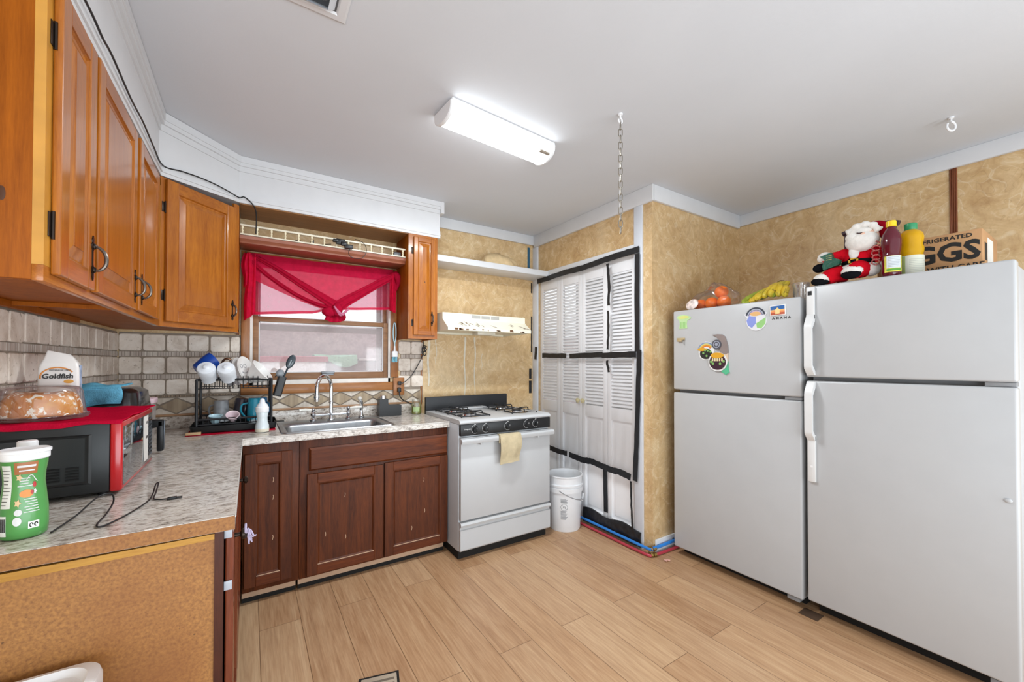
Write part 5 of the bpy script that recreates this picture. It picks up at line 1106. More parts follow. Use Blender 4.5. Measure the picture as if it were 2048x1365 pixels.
def bt(u, v):
    x = -.640+.200*u+.006*math.sin(v*9); 
    if v < .35:
        d = (.35-v)/.35; y = 2.250-.012*math.sin(u*9)*d-.006; z = 1.212-.085*d*(1-.25*u+.10*math.sin(u*5+1))
    else:
        d = (v-.35)/.65; y = 2.25+.17*d; z = 1.213+.005*math.sin(u*6+v*8)+.003*math.sin(u*15)+.008*math.sin(d*PI)
    return (x, y, z)
b.grid(bt, 36, 30, thick=(0, .003, .006)); tag(b.build('blue_towel', BT, smooth=60), 'blue terry towel draped over the air fryer', 'towel')
pk = thing('food_container', 'tall clear food container with pale pink lid behind the air fryer', 'container', (-.46, 2.74, CZ)); b = B(); b.rings([[(x, y, CZ+z) for x, y in rrect(w_, w_, .015, 4, -.455, 2.72)] for w_, z in ((.085, .001), (.095, .10), (.10, .20))]); b.build('body', glassy('cloudy box plastic', (.95, .93, .92), .35, (.82, .78, .76), .15, .3), pk)
b = B(); b.box(-.509, -.401, 2.666, 2.774, CZ+.2, CZ+.228, .006); b.build('lid', P('pale pink lid', 'd9bcc4', .4), pk)

# ---------------------------------------------------------------- canister, bottle, cable in front of the microwave
cn = thing('snack_canister', 'green snack canister with white lid at the near end of the worktop', 'canister', (-.447, 1.43, CZ)); c = (-.4445, 1.425, CZ)
GC = P('green canister film', '4f924b', .3, var=.06, coat=.3); b = B()
cprof = [(.034, 0), (.0385, .006), (.040, .03), (.0395, .065), (.036, .10), (.0335, .128), (.0345, .150), (.0375, .170), (.038, .184)]
b.lathe([(.034, .001)]+cprof[1:], c, 36, sx=1.0, sy=.86); b.build('body', GC, cn, smooth=60)
b = B(); b.lathe([(.0385, .181), (.041, .184), (.041, .196), (.0435, .198), (.0435, .2035), (.040, .206), (.034, .203), (.01, .202)], c, 36, sy=.86); b.build('lid', MT['white_pl'], cn)
def crad(z):
    for (r0, z0_), (r1, z1_) in zip(cprof, cprof[1:]):
        if z0_ <= z <= z1_: return r0+(r1-r0)*(z-z0_)/(z1_-z0_)
    return cprof[-1][0]
def con(a, z, e=.0006): a = math.radians(a); r = crad(z)+e; return (c[0]+r*math.cos(a), c[1]+.86*r*math.sin(a), c[2]+z)
def cpatch(b, a0, a1, z0_, z1_, e=.0006, n=8, m_=6): b.grid(lambda u, v: con(a0+(a1-a0)*u, z0_+(z1_-z0_)*v, e), n, m_)
b = B(); cpatch(b, 222, 252, .075, .172); cpatch(b, 222, 243, .012, .058); p1 = b.build('white_panel', P('white print panel', 'e2e4dd', .4), cn)
b = B(); 
for k in range(11): cpatch(b, 224, 240+(k*13) % 11, .082+.0078*k, .0835+.0078*k, .0012, 4, 1)
for k in range(9): cpatch(b, 224+k*2, 225.0+k*2+(k % 3)*.4, .022, .052, .0012, 1, 4)
b.build('black_print', P('black print', '211d1c', .5), p1)
b = B(); cpatch(b, 260, 318, .150, .178); ob_ = b.build('brown_banner', P('brown banner', 'a4663a', .4), cn)
WT_ = P('white print', 'd8d8d8', .5); b = B()
cpatch(b, 268, 312, .166, .171, .0012); cpatch(b, 272, 310, .157, .160, .0012)
for k in range(4): cpatch(b, 268+(k*7) % 9, 306-(k*11) % 13, .122+.006*k, .1238+.006*k, .0012)
for k in range(6): cpatch(b, 284+(k*5) % 8, 320-(k*9) % 8, .062+.006*k, .0637+.006*k, .0012)
b.build('white_print', WT_, cn)
b = B(); b.tube([con(a, .139+.008*math.sin((a-292)/6), .0012) for a in range(290, 322, 3)], .0009, 4); b.build('swirl', WT_, cn)
def blob(mt, nm, a, z, ra, rz, pts=16, star=0): 
    b = B(); ctr = con(a, z, .0014); ring_ = [con(a+ra*math.cos(2*PI*k/pts)*(1-star*(k % 2)), z+rz*math.sin(2*PI*k/pts)*(1-star*(k % 2)), .0014) for k in range(pts)]; b.add([ctr]+ring_, [(0, 1+k, 1+(k+1) % pts) for k in range(pts)]); b.build(nm, mt, cn, smooth=0)
TS = P('tan star print', 'd8b98a', .4); blob(TS, 'star_print', 272, .143, 9, .009, 10, .45); blob(TS, 'star_print', 270, .085, 9, .0095, 10, .45); blob(P('orange print', 'd98a3a', .4), 'fruit_print', 290, .105, 17, .009); blob(P('berry red', 'b02a2a', .4), 'berry_print', 311, .124, 5, .007); blob(P('berry red', 'b02a2a', .4), 'berry_print', 304, .107, 4, .005); blob(WT_, 'star_print', 312, .108, 5, .007, 10, .5); blob(WT_, 'vegetable_print', 272, .064, 9, .0075); blob(WT_, 'portrait_print', 270, .044, 10, .010)
b = B(); cpatch(b, 294, 320, .024, .040, .0008); q_ = b.build('white_panel', P('white print panel', 'e2e4dd', .4), cn)
b = B()
for a in (301, 312):
    ctr = con(a, .032); b.tube([con(a+3.6*math.cos(k*PI/4), .032+.0045*math.sin(k*PI/4), .0014) for k in range(7)], .0011, 4)
b.build('recycling_print', P('black print', '211d1c', .5), q_)
bt_ = thing('small_bottle', 'small clear bottle with white cap hiding behind the green canister', 'bottle', (-.475, 1.53, CZ)); c = (-.4775, 1.545, CZ)
b = B(); b.lathe([(.026, .001), (.030, .006), (.030, .14), (.022, .172), (.012, .180), (.012, .188)], c, 24); b.build('body', glassy('clear bottle plastic', (.9, .96, .95), .12, (.85, .92, .92), .05, .5), bt_)
b = B(); b.lathe([(.0175, .186), (.0185, .188), (.0185, .205), (.016, .208)], c, 20); b.build('cap', MT['white_pl'], bt_)
cb_ = thing('usb_cable', 'thin black cable lying in front of the microwave', 'cable', (-.3, 1.6, CZ)); z_ = CZ+.0036
pts = [(-.395, 1.405, z_), (-.372, 1.48, .925), (-.352, 1.56, .945), (-.330, 1.585, .946), (-.318, 1.56, .93), (-.318, 1.49, .915), (-.318, 1.415, z_), (-.305, 1.39, z_), (-.275, 1.45, z_), (-.248, 1.56, z_), (-.244, 1.62, .920), (-.246, 1.68, .934), (-.241, 1.69, .935), (-.238, 1.63, .922), (-.237, 1.59, z_), (-.222, 1.57, z_), (-.203, 1.565, z_)]
b = B(); b.tube(spline(pts, 7), .0021, 7); b.build('wire', MT['black'], cb_, smooth=60)
b = B(); b.box(-.203, -.180, 1.559, 1.570, CZ+.0005, CZ+.008, .002); b.box(-.180, -.168, 1.561, 1.568, CZ+.002, CZ+.006); b.build('plug', MT['black'], cb_)

# white lidded bin in the near left corner
wb = thing('waste_bin', 'white lidded plastic bin at the raw chipboard end of the cabinet', 'bin', (-.46, 1.05, 0)); bx0, bx1, by0, by1 = -.68, -.272, .95, 1.312
b = B(); b.rings([[(x, y, z) for x, y in rrect((bx1-bx0)*k, (by1-by0)*k, .05, 5, (bx0+bx1)/2, (by0+by1)/2)] for k, z in ((.86, .001), (.88, .02), (.96, .57))]); b.build('body', MT['white_pl'], wb, smooth=50)
b = B(); b.rings([[(x, y, z) for x, y in rrect((bx1-bx0)*k, (by1-by0)*k, .05, 6, (bx0+bx1)/2, (by0+by1)/2)] for k, z in ((1, .575), (1, .622), (.985, .634), (.90, .638), (.86, .624))]); ld_ = b.build('lid', MT['white_pl'], wb, smooth=40)
b = B(); b.box(-.40, -.315, 1.08, 1.255, .6235, .6295, .006); b.box(-.62, -.42, 1.0, 1.255, .6235, .6285, .008); b.build('lid_panel', MT['trim_grey'], ld_)

# ---------------------------------------------------------------- dish rack and dishes
mt_ = B(); mt_.box(-.295, .135, 2.825, 3.16, CZ+.0003, CZ+.005, .001)
for k in range(34): mt_.box(-.293, .133, 2.828+.0098*k, 2.831+.0098*k, CZ+.005, CZ+.0062)
tag(mt_.build('drying_mat', cloth('crimson mat', 'a8142c', 0)), 'ribbed crimson mat under the black dish rack', 'mat')
b = B(); b.box(-.292, -.225, 2.82, 2.84, CZ+.0065, CZ+.020, .001); tag(b.build('wood_block', P('pale wood block', 'c2a077', .6)), 'small pale wooden block under the left corner of the dish rack', 'block')
rx0, rx1, ry0, ry1 = -.250, .112, 2.865, 3.10; zt_ = CZ+.0075
rk = thing('dish_rack', 'black two-tier dish rack on the crimson mat', 'rack', ((rx0+rx1)/2, 2.98, zt_)); BK = MT['blackmet']
b = B(); b.rings([[(x, y, z) for x, y in rrect(rx1-rx0+.05+a, ry1-ry0+.03+a, .02, 4, (rx0+rx1)/2, (ry0+ry1)/2)] for a, z in ((-.02, zt_), (.0, zt_+.004), (.012, zt_+.040), (.006, zt_+.040), (-.004, zt_+.010), (-.01, zt_+.008))]); b.box(rx1+.02, rx1+.075, 2.93, 2.975, zt_+.026, zt_+.032, .002); b.build('drip_tray', MT['black'], rk)
for x in (rx0, rx1):
    for y in (ry0, ry1):
        b = B(); b.tube([(x, y, zt_+.02), (x, y, 1.222)], .0075, 8); b.build('post', BK, rk)
b = B()
for z in (zt_+.045, zt_+.075):
    b.tube([(rx0, ry0, z), (rx1, ry0, z), (rx1, ry1, z), (rx0, ry1, z)], .0045 if z < zt_+.06 else .006, 8, closed=True)
for k in range(13): x = rx0+.03+(rx1-rx0-.06)*k/12; b.tube([(x, ry0, zt_+.075), (x, ry0, zt_+.045), (x, ry0+.03, zt_+.042), (x, ry1-.03, zt_+.042), (x, ry1, zt_+.045), (x, ry1, zt_+.075)], .0021, 6)
b.build('lower_basket', BK, rk)
zu = 1.218; b = B(); b.tube([(rx0, ry0, zu), (rx1, ry0, zu), (rx1, ry1, zu), (rx0, ry1, zu)], .007, 8, closed=True); b.tube([(rx0, ry0, zu-.05), (rx1, ry0, zu-.05)], .003, 6); b.tube([(rx0, ry1, zu-.05), (rx1, ry1, zu-.05)], .003, 6)
for k in range(14):
    x = rx0+.02+(rx1-rx0-.04)*k/13; b.tube([(x, ry0-.010, zu+.020), (x, ry0-.006, zu-.005), (x, ry0, zu-.05), (x, ry0+.05, zu-.055), (x, ry1-.05, zu-.055), (x, ry1, zu-.05), (x, ry1, zu+.012)], .0023, 6)
b.build('upper_basket', BK, rk)
for x in (rx0, rx1): b = B(); b.tube([(x, ry0, 1.06), (x, ry1, 1.06)], .004, 6); b.build('side_rail', BK, rk)

def shell(mb, prof, T, n=28, th=.003):
    inner = [(max(.0005, r-th), z+th*.6) for r, z in reversed(prof)]; mb.T = T; mb.lathe(prof+inner, (0, 0, 0), n, cap=False); return mb
def rot(c, ax=(1, 0, 0), deg=0, ax2=None, deg2=0):
    M_ = Matrix.Translation(c) @ Matrix.Rotation(math.radians(deg), 4, Vector(ax))
    return M_ @ Matrix.Rotation(math.radians(deg2), 4, Vector(ax2)) if ax2 else M_
CLR = P('cloudy white plastic', 'dfe4ea', .3, var=.02, coat=.2)
for (x, lb) in ((-.203, 'leftmost frosted white bottle cap hanging on the dish rack top'), (-.112, 'frosted white bottle cap beside the grey plate on the rack top')):
    T = rot((x, 2.818, 1.276), (1, 0, 0), 54, (0, 1, 0), -6)
    t = thing('bottle_cap', lb, 'cap', (x, 2.82, 1.22), 'frosted caps on the rack'); b = B(); shell(b, [(.001, .030), (.010, .030), (.014, .024), (.040, .020), (.044, .010), (.043, -.03), (.040, -.032), (.040, -.075), (.042, -.08)], T); b.build('shell', CLR, t, smooth=50)
    b = B(T); b.tube([(.041*math.cos(2*PI*k/24), .041*math.sin(2*PI*k/24), -.031) for k in range(24)], .0022, 6, closed=True); b.build('ring', CLR, t)
b = B(); shell(b, [(.001, 0), (.030, 0), (.036, .006), (.052, .07), (.056, .105)], rot((-.262, 2.985, 1.272), (1, 0, 0), -28, (0, 1, 0), 52)); tag(b.build('blue_cup', P('cobalt blue plastic', '1c4aa8', .3)), 'cobalt blue cup upside down behind the frosted caps', 'cup')
pn = thing('pot_lid', 'pot lid with arched copper handle standing in the rack', 'lid', (-.13, 3.04, 1.18)); T = rot((-.105, 3.045, 1.235), (0, 0, 1), -25, (1, 0, 0), 0) @ Matrix.Rotation(math.radians(78), 4, 'Y')
b = B(T); b.lathe([(.001, .012), (.03, .010), (.062, .002), (.066, -.002), (.062, -.003), (.001, .006)], (0, 0, 0), 28); b.build('disc', P('grey lid enamel', 'a9abb0', .3), pn)
b = B(); b.tube(spline([(-.152, 3.04, 1.245), (-.150, 3.04, 1.285), (-.135, 3.035, 1.33), (-.110, 3.03, 1.34), (-.092, 3.03, 1.32), (-.090, 3.03, 1.285)], 6), .0068, 10); lab(b.build('handle', P('copper steel', '9c7a64', .2, .9), pn), 'arched copper-toned handle')
def plate(c, r, yaw_, tilt, mat, lb, name='plate', depth=.016, cat='plate', grp='plates in the rack'):
    T = rot(c, (0, 0, 1), yaw_, (0, 1, 0), tilt); b = B(T); b.lathe([(.001, 0), (r*.55, 0), (r*.66, .003), (r, depth), (r, depth+.003), (r*.64, .007), (r*.55, .004), (.001, .004)], (0, 0, 0), 36); return tag(b.build(name, mat, smooth=50), lb, cat, grp)
PW = P('white stoneware', 'e4e2df', .25, var=.02, coat=.3)
plate((-.090, 2.985, 1.252), .078, -18, 78, P('grey stoneware', 'b4b5b6', .3), 'grey plate standing in the rack beside the copper handle')
plate((-.062, 2.955, 1.262), .085, -24, 76, PW, 'white plate standing just right of the grey plate')
q_ = plate((-.030, 2.94, 1.268), .085, -28, 72, PW, 'white plate with a grey smiling-face print')
T = rot((-.030, 2.94, 1.268), (0, 0, 1), -28, (0, 1, 0), 72); FP = P('grey face print', '7f8086', .5); b = B(T)
for dy_ in (-.018, .018): b.tube([(-.028+.012*math.cos(2*PI*k/16), dy_+.012*math.sin(2*PI*k/16), .0052) for k in range(16)], .0014, 4, closed=True)
b.tube([(.008+.008*math.cos(a), .024*math.sin(a), .0052) for a in [PI*(k/10-.5) for k in range(11)]], .0016, 4); b.build('face_print', FP, q_)
b = B(); shell(b, [(.001, 0), (.028, 0), (.034, .006), (.060, .05), (.078, .085)], rot((.006, 2.93, 1.217), (1, 0, 0), 22, (0, 1, 0), 48), th=.004); tag(b.build('bowl', PW, smooth=60), 'white deep bowl lying tilted at the right of the plates', 'bowl')
def mug(c, r, h, col, lb, hang, name='mug', tilt=0):
    t = thing(name, lb, 'mug', c, 'mugs in the lower rack'); mt = P(lb[:14]+' glaze', col, .25, coat=.3); T = rot(c, (0, 1, 0), tilt)
    b = B(); shell(b, [(.001, h), (r*.80, h), (r*.86, h-.004), (r, .002), (r, 0)], T); b.build('body', mt, t, smooth=50)
    a = math.radians(hang); b = B(T); d = Vector((math.cos(a), math.sin(a), 0)); b.tube(spline([d*r*.9+Vector((0, 0, h*.78)), d*(r+.024)+Vector((0, 0, h*.72)), d*(r+.030)+Vector((0, 0, h*.45)), d*(r+.010)+Vector((0, 0, h*.2)), d*r*.94+Vector((0, 0, h*.16))], 4), .0055, 8); b.build('handle', mt, t)
zl = zt_+.0455
mug((-.142, 3.0, zl), .042, .125, '86898c', 'grey mug upside down in the left of the lower rack', 150)
mug((-.052, 3.03, zl+.006), .041, .125, '35333c', 'charcoal mug upside down between the grey and teal mugs', -70, tilt=6)
mug((.028, 2.955, zl), .042, .135, '1e8098', 'teal mug upside down in the lower rack', 190)
mug((.062, 3.045, zl+.003), .042, .128, '2a6e98', 'steel blue mug upside down at the right back of the lower rack', -50)
def smallcup(c, col, lb, tilt=0):
    b = B(); shell(b, [(.001, 0), (.014, 0), (.020, .006), (.030, .034), (.033, .046), (.035, .047)], rot(c, (1, 0, 0), tilt), 24, .002); return tag(b.build('pacifier_cup', P(lb[:12], col, .3, coat=.2), smooth=60), lb, 'cup', 'little cups in the lower rack')
zf = zt_+.046
smallcup((-.165, 2.905, zf), 'b6d3dd', 'pale blue little cup at the front left of the lower rack', 10)
smallcup((-.082, 2.90, zf+.012), 'd9c3c9', 'pale pink little cup at the front middle of the lower rack', 38)
smallcup((.020, 2.90, zf+.006), 'cfe0e6', 'translucent white little cup in front of the teal mug', 150)
uh = thing('utensil_holder', 'black utensil holder hooked on the right end of the dish rack', 'holder', (.145, 2.93, 1.11)); T = rot((.143, 2.905, 1.11), (0, 1, 0), 14)
b = B(T); b.rings([[(x, y, z) for x, y in rrect(.046*k, .075*k, .008, 3)] for k, z in ((.9, 0), (1, .005), (1, .122), (.92, .122), (.90, .008))]); b.build('cup', MT['black'], uh)
b = B(T); b.tube(spline([(-.023, -.02, .112), (-.032, -.02, .126), (-.040, -.02, .110)], 4), .003, 6); b.build('hook', BK, uh)
def spoon(p0, p1, r, ln_, col, lb, slots=False):
    p0, p1 = Vector(p0), Vector(p1); d = (p1-p0).normalized(); t = thing('cooking_spoon', lb, 'spoon', p0, 'spoons in the holder'); mt = P(lb[:10]+' nylon', col, .3, coat=.2)
    b = B(); b.tube([p0, p0+(p1-p0)*.6, p1], [.0055, .0048, .006], 8); b.build('handle', mt, t)
    T = frame(p1+d*ln_*.45, d.cross(Vector((0, -1, .1))).normalized(), d); b = B(T); b.sph((0, 0, 0), (r, ln_*.52, .007), 12); b.build('bowl', mt, t, smooth=80)
    if slots:
        b = B(T); b.box(-.004, .002, -.026, .012, .0055, .0085, .001); b.box(.009, .012, -.024, .002, .004, .0078, .001); b.build('slot', P('pale slot', '8f9a9f', .4), t)
spoon((.140, 2.915, 1.125), (.205, 2.925, 1.285), .024, .09, '26333b', 'dark slotted cooking spoon leaning highest out of the holder', True)
spoon((.135, 2.89, 1.12), (.155, 2.885, 1.228), .023, .05, '747a7f', 'grey cooking spoon low in the holder')
bb = thing('baby_bottle', 'white translucent baby bottle standing in front of the dish rack', 'bottle', (.068, 2.775, CZ)); c = (.064, 2.782, CZ)
b = B(); b.lathe([(.028, .001), (.034, .004), (.036, .015), (.035, .04), (.028, .062), (.027, .085), (.031, .112), (.030, .120)], c, 28); b.build('body', P('milky bottle plastic', 'd3dde0', .25, coat=.3), bb, smooth=60)
b = B(); b.lathe([(.033, .118), (.034, .120), (.034, .146), (.030, .150)], c, 28); b.build('collar', MT['white_pl'], bb)
b = B(); b.lathe([(.030, .148), (.027, .160), (.016, .172), (.012, .190), (.004, .198)], c, 24); b.build('cap_dome', CLR, bb, smooth=60)
b = B(); b.lathe([(.0345, .004), (.0365, .015), (.0362, .022), (.034, .0225)], c, 28); b.build('base_band', P('cream milk', 'dfd8c4', .4), bb)

# ---------------------------------------------------------------- right of the sink
sp = thing('soap_dispenser', 'black soap dispenser with chrome pump and side tray right of the sink', 'dispenser', (.90, 3.12, CZ))
b = B(); b.prism([(.822, CZ+.0008), (.988, CZ+.0008), (.988, .992), (.888, .996), (.886, 1.042), (.822, 1.042)], -3.15, -3.085); b.v = [Vector((p.x, -p.z, p.y)) for p in b.v]; b.build('body', MT['black'], sp)
b = B(); b.lathe([(.024, 0), (.024, .022), (.020, .024)], (.855, 3.118, 1.042), 20); b.tube([(.855, 3.118, 1.056), (.83, 3.10, 1.058), (.815, 3.09, 1.056)], .005, 8); b.build('pump', MT['chrome'], sp)
jr = thing('glass_jar', 'small glass jar of yellow green liquid beside the stove', 'jar', (1.12, 3.12, CZ)); c = (1.115, 3.11, CZ)
b = B(); b.lathe([(.034, .0008), (.040, .006), (.041, .07), (.034, .088), (.032, .092), (.034, .096), (.034, .112), (.030, .114), (.01, .114)], c, 28); b.build('glass', glassy('jar glass', (.97, .98, .95), .04, (.9, .9, .85), .03, .5), jr)
b = B(); b.lathe([(.033, .004), (.038, .008), (.038, .06), (.01, .061)], c, 28); b.build('contents', P('yellow green gel', 'b3b83c', .15, trans=.3), jr)
b = B(); b.grid(lambda u, v: (c[0]+.0415*math.cos(math.radians(215+70*u)), c[1]+.0415*math.sin(math.radians(215+70*u)), CZ+.022+.035*v), 8, 1); b.build('label', P('pale green label', 'a9c08a', .45), jr)
oc = thing('wall_outlet', 'wooden outlet plate with black plug at the lower right window corner', 'outlet', (1.0, YW, 1.06))
b = B(frame((1.002, YW-.0235, 1.128), (1, 0, 0))); b.box(-.044, .044, -.069, .069, 0, .010, .003); b.build('plate', MT['casing'], oc)
b = B(frame((1.002, YW-.0135, 1.128), (1, 0, 0))); b.prism(rrect(.034, .100, .010), 0, .003); b.build('socket', MT['black'], oc)
pc = thing('electric_cable', 'black power cord looping from the outlet up to the narrow cabinet', 'cord', (1.1, 3.18, 1.1))
y_ = YW-.035; b = B(); b.box(.990, 1.016, y_-.022, YW-.0105, 1.138, 1.168, .004); b.build('plug', MT['black'], pc)
b = B(); b.tube(spline([(1.012, y_-.02, 1.150), (1.045, y_-.02, 1.165), (1.11, y_, 1.22), (1.175, y_, 1.33), (1.205, y_, 1.40), (1.222, y_, 1.445), (1.20, y_, 1.43), (1.192, y_, 1.40), (1.215, y_, 1.375), (1.228, y_, 1.40), (1.205, y_, 1.44), (1.206, y_, 1.50)], 6), .0038, 8); b.build('wire', MT['black'], pc)
b = B(); b.tube(spline([(1.20, y_-.01, 1.445), (1.228, y_-.01, 1.425), (1.205, y_-.01, 1.405), (1.188, y_-.01, 1.425), (1.203, y_-.01, 1.455), (1.23, y_-.01, 1.45)], 5), .0038, 8); b.build('wire_coil', MT['black'], pc)
pd = thing('electric_cable', 'black power cord running from the lower socket behind the stove', 'cord', (1.1, 3.18, .95))
b = B(); b.box(.988, 1.014, y_-.024, YW-.0105, 1.082, 1.118, .004); b.build('plug', MT['black'], pd)
b = B(); b.tube(spline([(1.0, y_-.018, 1.082), (1.004, y_-.018, 1.05), (1.04, y_-.005, 1.012), (1.10, y_, .985), (1.15, 3.165, .94), (1.169, 3.15, .918)], 6), .0042, 8); b.build('wire', MT['black'], pd)
br = thing('dish_brush', 'white and aqua bottle brush hanging on the right window casing', 'brush', (.96, 3.19, 1.31)); AQ = P('aqua plastic', '7fc3d6', .35)
xb, yb_ = .963, YW-.042
b = B(); b.tube([(xb+.011*math.cos(a)*1.0, yb_, 1.555+.078*math.sin(a)) for a in [2*PI*k/28 for k in range(28)]], .0048, 8, closed=True); b.tube([(xb, yb_, 1.477), (xb, yb_, 1.44)], .006, 8); b.build('handle', P('pale aqua plastic', 'b9d9e2', .35), br)
b = B(); b.tube([(xb, yb_, 1.45), (xb, yb_, 1.40)], [.006, .009], 10); b.build('neck', MT['white_pl'], br)
b = B(); b.rings([[(x, y, z) for x, y in rrect(.046*k, .034*k, .008, 3, xb, yb_-.002)] for k, z in ((.95, 1.362), (1, 1.365), (1, 1.402), (.8, 1.408))]); b.build('head', MT['white_pl'], br)
b = B(); rs = random.Random(5)
for k in range(60): x = xb+rs.uniform(-.02, .02); y = yb_-.002+rs.uniform(-.014, .014); b.tube([(x, y, 1.364), (x*1.0+rs.uniform(-.006, .006), y+rs.uniform(-.004, .004), 1.318+rs.uniform(0, .008))], .0011, 4)
b.build('bristles', AQ, br)
b = B(); b.tube([(xb, YW-.0225, 1.631), (xb, YW-.050, 1.631), (xb, YW-.052, 1.64)], .002, 6); tag(b.build('wall_hook', MT['pewter']), 'small metal hook holding the bottle brush', 'hook')

# ---------------------------------------------------------------- curtain
cu = thing('curtain', 'sheer crimson pink valance knotted at the middle over the window', 'curtain', (.47, 3.17, 1.6))
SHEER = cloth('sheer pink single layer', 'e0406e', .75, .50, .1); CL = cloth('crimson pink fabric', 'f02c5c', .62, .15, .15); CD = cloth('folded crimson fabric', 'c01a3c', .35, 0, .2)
def lerp(pts, u):
    for (a, va), (c_, vc) in zip(pts, pts[1:]):
        if u <= c_: return va+(vc-va)*(u-a)/(c_-a)
    return pts[-1][1]
ZT = 2.046
hem_ = [(-.02, 1.640), (.03, 1.642), (.38, 1.672), (.47, 1.70), (.57, 1.71), (.90, 1.735), (.96, 1.74)]
b = B(); b.grid(lambda u, v: (.006+.925*u, YW-.036+.004*math.sin(u*36)*(.3+v), ZT-.004+(lerp(hem_, .006+.925*u)-ZT)*v), 60, 20); b.build('sheer_panel', SHEER, cu, smooth=80)
b = B(); b.grid(lambda u, v: (.006+.925*u, YW-.040+.004*math.sin(u*36)*1.3, lerp(hem_, .006+.925*u)-.004+.018*v), 60, 2); b.build('hem', CL, cu, smooth=80)
low = [(-.03, 1.86), (.03, 1.862), (.15, 1.81), (.30, 1.745), (.42, 1.705), (.50, 1.69), (.56, 1.715), (.70, 1.815), (.85, 1.915), (.95, 1.965)]
def swag(u, v):
    x = -.018+.962*u; zt = ZT-.012*math.sin(PI*u)*2*(1-u)*.5; zb = lerp(low, x); z = zt+(zb-zt)*v
    rip = .006*math.sin(v*16+abs(u-.53)*10)*v*(1-.3*v)+.004*math.sin(u*50)*(1-v)
    return (x, YW-.056-.010*math.sin(PI*v)+rip, z)
b = B(); b.grid(swag, 64, 26); b.build('swag', CL, cu, smooth=80)
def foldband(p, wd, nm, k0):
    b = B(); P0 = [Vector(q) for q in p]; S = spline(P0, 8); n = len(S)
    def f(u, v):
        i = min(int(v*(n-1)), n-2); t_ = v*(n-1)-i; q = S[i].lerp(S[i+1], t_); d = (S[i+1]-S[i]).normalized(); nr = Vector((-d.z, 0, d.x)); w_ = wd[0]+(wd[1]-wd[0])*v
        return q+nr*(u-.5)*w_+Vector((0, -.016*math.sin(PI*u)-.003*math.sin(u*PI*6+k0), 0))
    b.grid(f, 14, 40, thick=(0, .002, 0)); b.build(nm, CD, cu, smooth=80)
ys = YW-.072
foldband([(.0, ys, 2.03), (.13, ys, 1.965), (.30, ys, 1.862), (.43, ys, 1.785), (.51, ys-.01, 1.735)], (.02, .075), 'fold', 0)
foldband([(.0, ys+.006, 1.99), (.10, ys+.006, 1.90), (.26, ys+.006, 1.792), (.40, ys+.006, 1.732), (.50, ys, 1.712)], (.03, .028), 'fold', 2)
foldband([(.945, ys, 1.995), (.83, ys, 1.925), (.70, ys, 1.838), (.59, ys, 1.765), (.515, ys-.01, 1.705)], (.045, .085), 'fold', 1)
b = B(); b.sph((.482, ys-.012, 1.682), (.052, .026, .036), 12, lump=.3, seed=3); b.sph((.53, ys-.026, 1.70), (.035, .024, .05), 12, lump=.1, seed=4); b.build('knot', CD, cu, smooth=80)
PKW = cloth('pale pink fabric', 'e58fb0', .4, .1)
b = B()
for k in range(5): b.tube(spline([(.505+.008*k, ys-.045, 1.72-.010*k), (.525+.010*k, ys-.050, 1.685-.006*k), (.545+.006*k, ys-.044, 1.658+.004*k), (.572+.008*k, ys-.036, 1.668+.010*k)], 4), .007, 7)
b.build('knot_ruffle', PKW, cu, smooth=80)
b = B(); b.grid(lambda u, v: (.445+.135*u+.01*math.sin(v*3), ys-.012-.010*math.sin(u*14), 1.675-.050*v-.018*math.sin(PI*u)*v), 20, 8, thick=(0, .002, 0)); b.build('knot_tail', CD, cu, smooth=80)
def tail(nm, x0_, x1_, z0_, zb0, zb1, bulge):
    b = B(); b.grid(lambda u, v: (x0_+(x1_-x0_)*u+bulge*math.sin(PI*min(1, v*1.5))*(1-u)*1.0, ys-.004+.010*math.sin(u*11+v*2)-.012*math.sin(PI*u), z0_+((zb0+(zb1-zb0)*u)-z0_)*v), 16, 24, thick=(0, .002, 0)); b.build(nm, CL, cu, smooth=80)
tail('tail', -.035, .030, 2.035, 1.588, 1.640, .010); tail('tail', -.038, .008, 2.03, 1.80, 1.86, -.014)
tail('tail', .915, .962, 2.02, 1.722, 1.700, .0); 
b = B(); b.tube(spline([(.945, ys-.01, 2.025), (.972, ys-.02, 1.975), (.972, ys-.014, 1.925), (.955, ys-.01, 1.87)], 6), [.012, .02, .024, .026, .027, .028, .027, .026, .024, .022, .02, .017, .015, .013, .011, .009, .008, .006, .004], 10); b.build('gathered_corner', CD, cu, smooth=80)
for x in (-.025, .955): b = B(); b.tube([(x, YW-.026, 2.052), (x, YW-.048, 2.052), (x, YW-.05, 2.036)], .0022, 6); tag(b.build('cup_hook', MT['pewter']), 'small hook at the %s end of the curtain top' % ('corner cabinet' if x < 0 else 'narrow cabinet'), 'hook')

# black gadgets on the gallery shelf and the cable along the soffit
gd = thing('power_adapter', 'bundle of black adapters hanging over the middle of the gallery rail', 'adapter', (.54, 2.97, 2.12))
b = B(); b.box(.49, .55, 2.955, 2.982, 2.13, 2.168, .006); b.box(.545, .60, 2.950, 2.982, 2.108, 2.136, .006); b.box(.47, .505, 2.95, 2.982, 2.142, 2.162, .005); b.box(.52, .56, 2.945, 2.975, 2.122, 2.15, .008); b.build('body', MT['black'], gd)
b = B(); b.tube(spline([(.58, 2.955, 2.112), (.57, 2.95, 2.07), (.60, 2.95, 2.045), (.66, 2.95, 2.055), (.69, 2.955, 2.11), (.67, 2.965, 2.165), (.62, 2.99, 2.19)], 6), .0022, 6); b.build('wire', MT['black'], gd)
b = B(); b.box(.90, .955, 3.01, 3.07, 2.1055, 2.150, .006); tag(b.build('adapter_box', P('dark grey gadget', '4a4b4f', .35)), 'dark grey box at the narrow cabinet end of the gallery shelf', 'gadget')
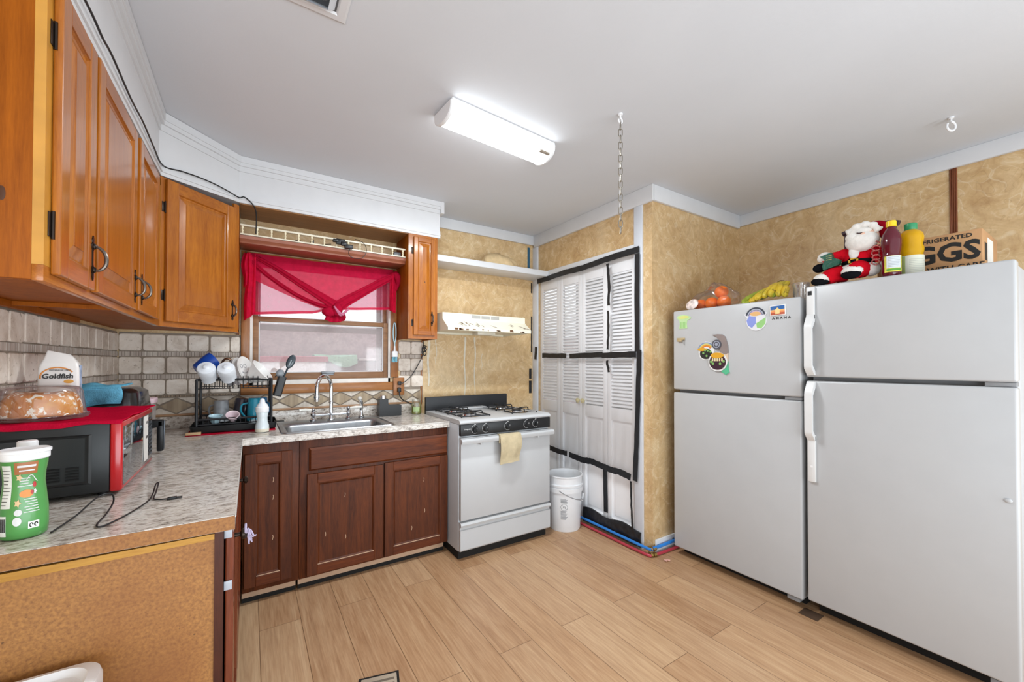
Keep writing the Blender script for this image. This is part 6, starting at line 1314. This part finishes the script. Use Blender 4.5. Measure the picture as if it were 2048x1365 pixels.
b = B(); b.box(.34, .36, 3.01, 3.03, 2.1055, 2.145, .003); tag(b.build('adapter_box', MT['black']), 'small black block behind the gallery spindles left of the adapters', 'gadget')
b = B(); b.tube(spline([(.20, 3.05, 2.111), (.26, 3.02, 2.13), (.30, 3.03, 2.125), (.34, 3.03, 2.112), (.40, 3.05, 2.13), (.47, 3.03, 2.14)], 6), .0024, 6); tag(b.build('shelf_cable', MT['black']), 'black cable lying along the gallery shelf behind the spindles', 'cable')
cbp = []
for (x, y, z) in ((-.367, 1.24, 2.238), (-.3665, 1.5, 2.262), (-.3665, 1.62, 2.262), (-.3665, 1.72, 2.272), (-.3665, 1.95, 2.268), (-.3665, 2.15, 2.282), (-.3665, 2.35, 2.278), (-.3665, 2.598, 2.29)): cbp.append((x, y, z))
for t_ in (.2, .4, .6, .8, .95): cbp.append((-.3665+.3235*t_, 2.598+.318*t_, 2.288+.022*math.sin(PI*t_)+.012*t_))
cbp += [(-.035, 2.910, 2.315), (.005, 2.914, 2.285), (.025, 2.935, 2.25), (.028, 2.96, 2.19), (.026, 2.975, 2.12)]
b = B(); b.tube(spline(cbp, 6), .0034, 8); tag(b.build('soffit_cable', MT['black']), 'black cable stapled along the white soffit above the wall cabinets', 'cable')

# ---------------------------------------------------------------- floor bits
fv = thing('floor_register', 'metal floor register with dark edge at the bottom of the picture', 'vent', (.46, 1.6, 0)); T = Matrix.Translation((.545, 1.725, 0)) @ Matrix.Rotation(math.radians(-14), 4, 'Z')
b = B(T); b.box(-.16, .0, -.31, .0, .0002, .004); b.build('rim', MT['blackgap'], fv)
b = B(T); b.box(-.150, -.010, -.30, -.012, .0041, .0065, .001); b.build('grille', P('dusty grey register', 'b5a692', .5), fv)
b = B(T)
for k in range(10): b.box(-.14, -.02, -.29+.027*k, -.278+.027*k, .0065, .0068)
b.build('slots', P('register slot', '6c6052', .7), fv)
b = B(); b.grid(lambda u, v: (2.322+.036*u, 1.700+.022*v+.004*math.sin(u*5), .003+.006*math.sin(u*4+v*3)**2), 6, 4, thick=(0, 0, .001)); tag(b.build('paper_scrap', P('pinkish paper', 'd2a08f', .7)), 'crumpled pinkish scrap on the floor by the closet corner', 'scrap')
b = B(); b.box(2.44, 2.52, .90, .985, .0005, .004, .001); tag(b.build('cardboard_shim', P('dark brown shim', '4a3626', .8)), 'flat dark shim on the floor between the two fridges', 'shim')
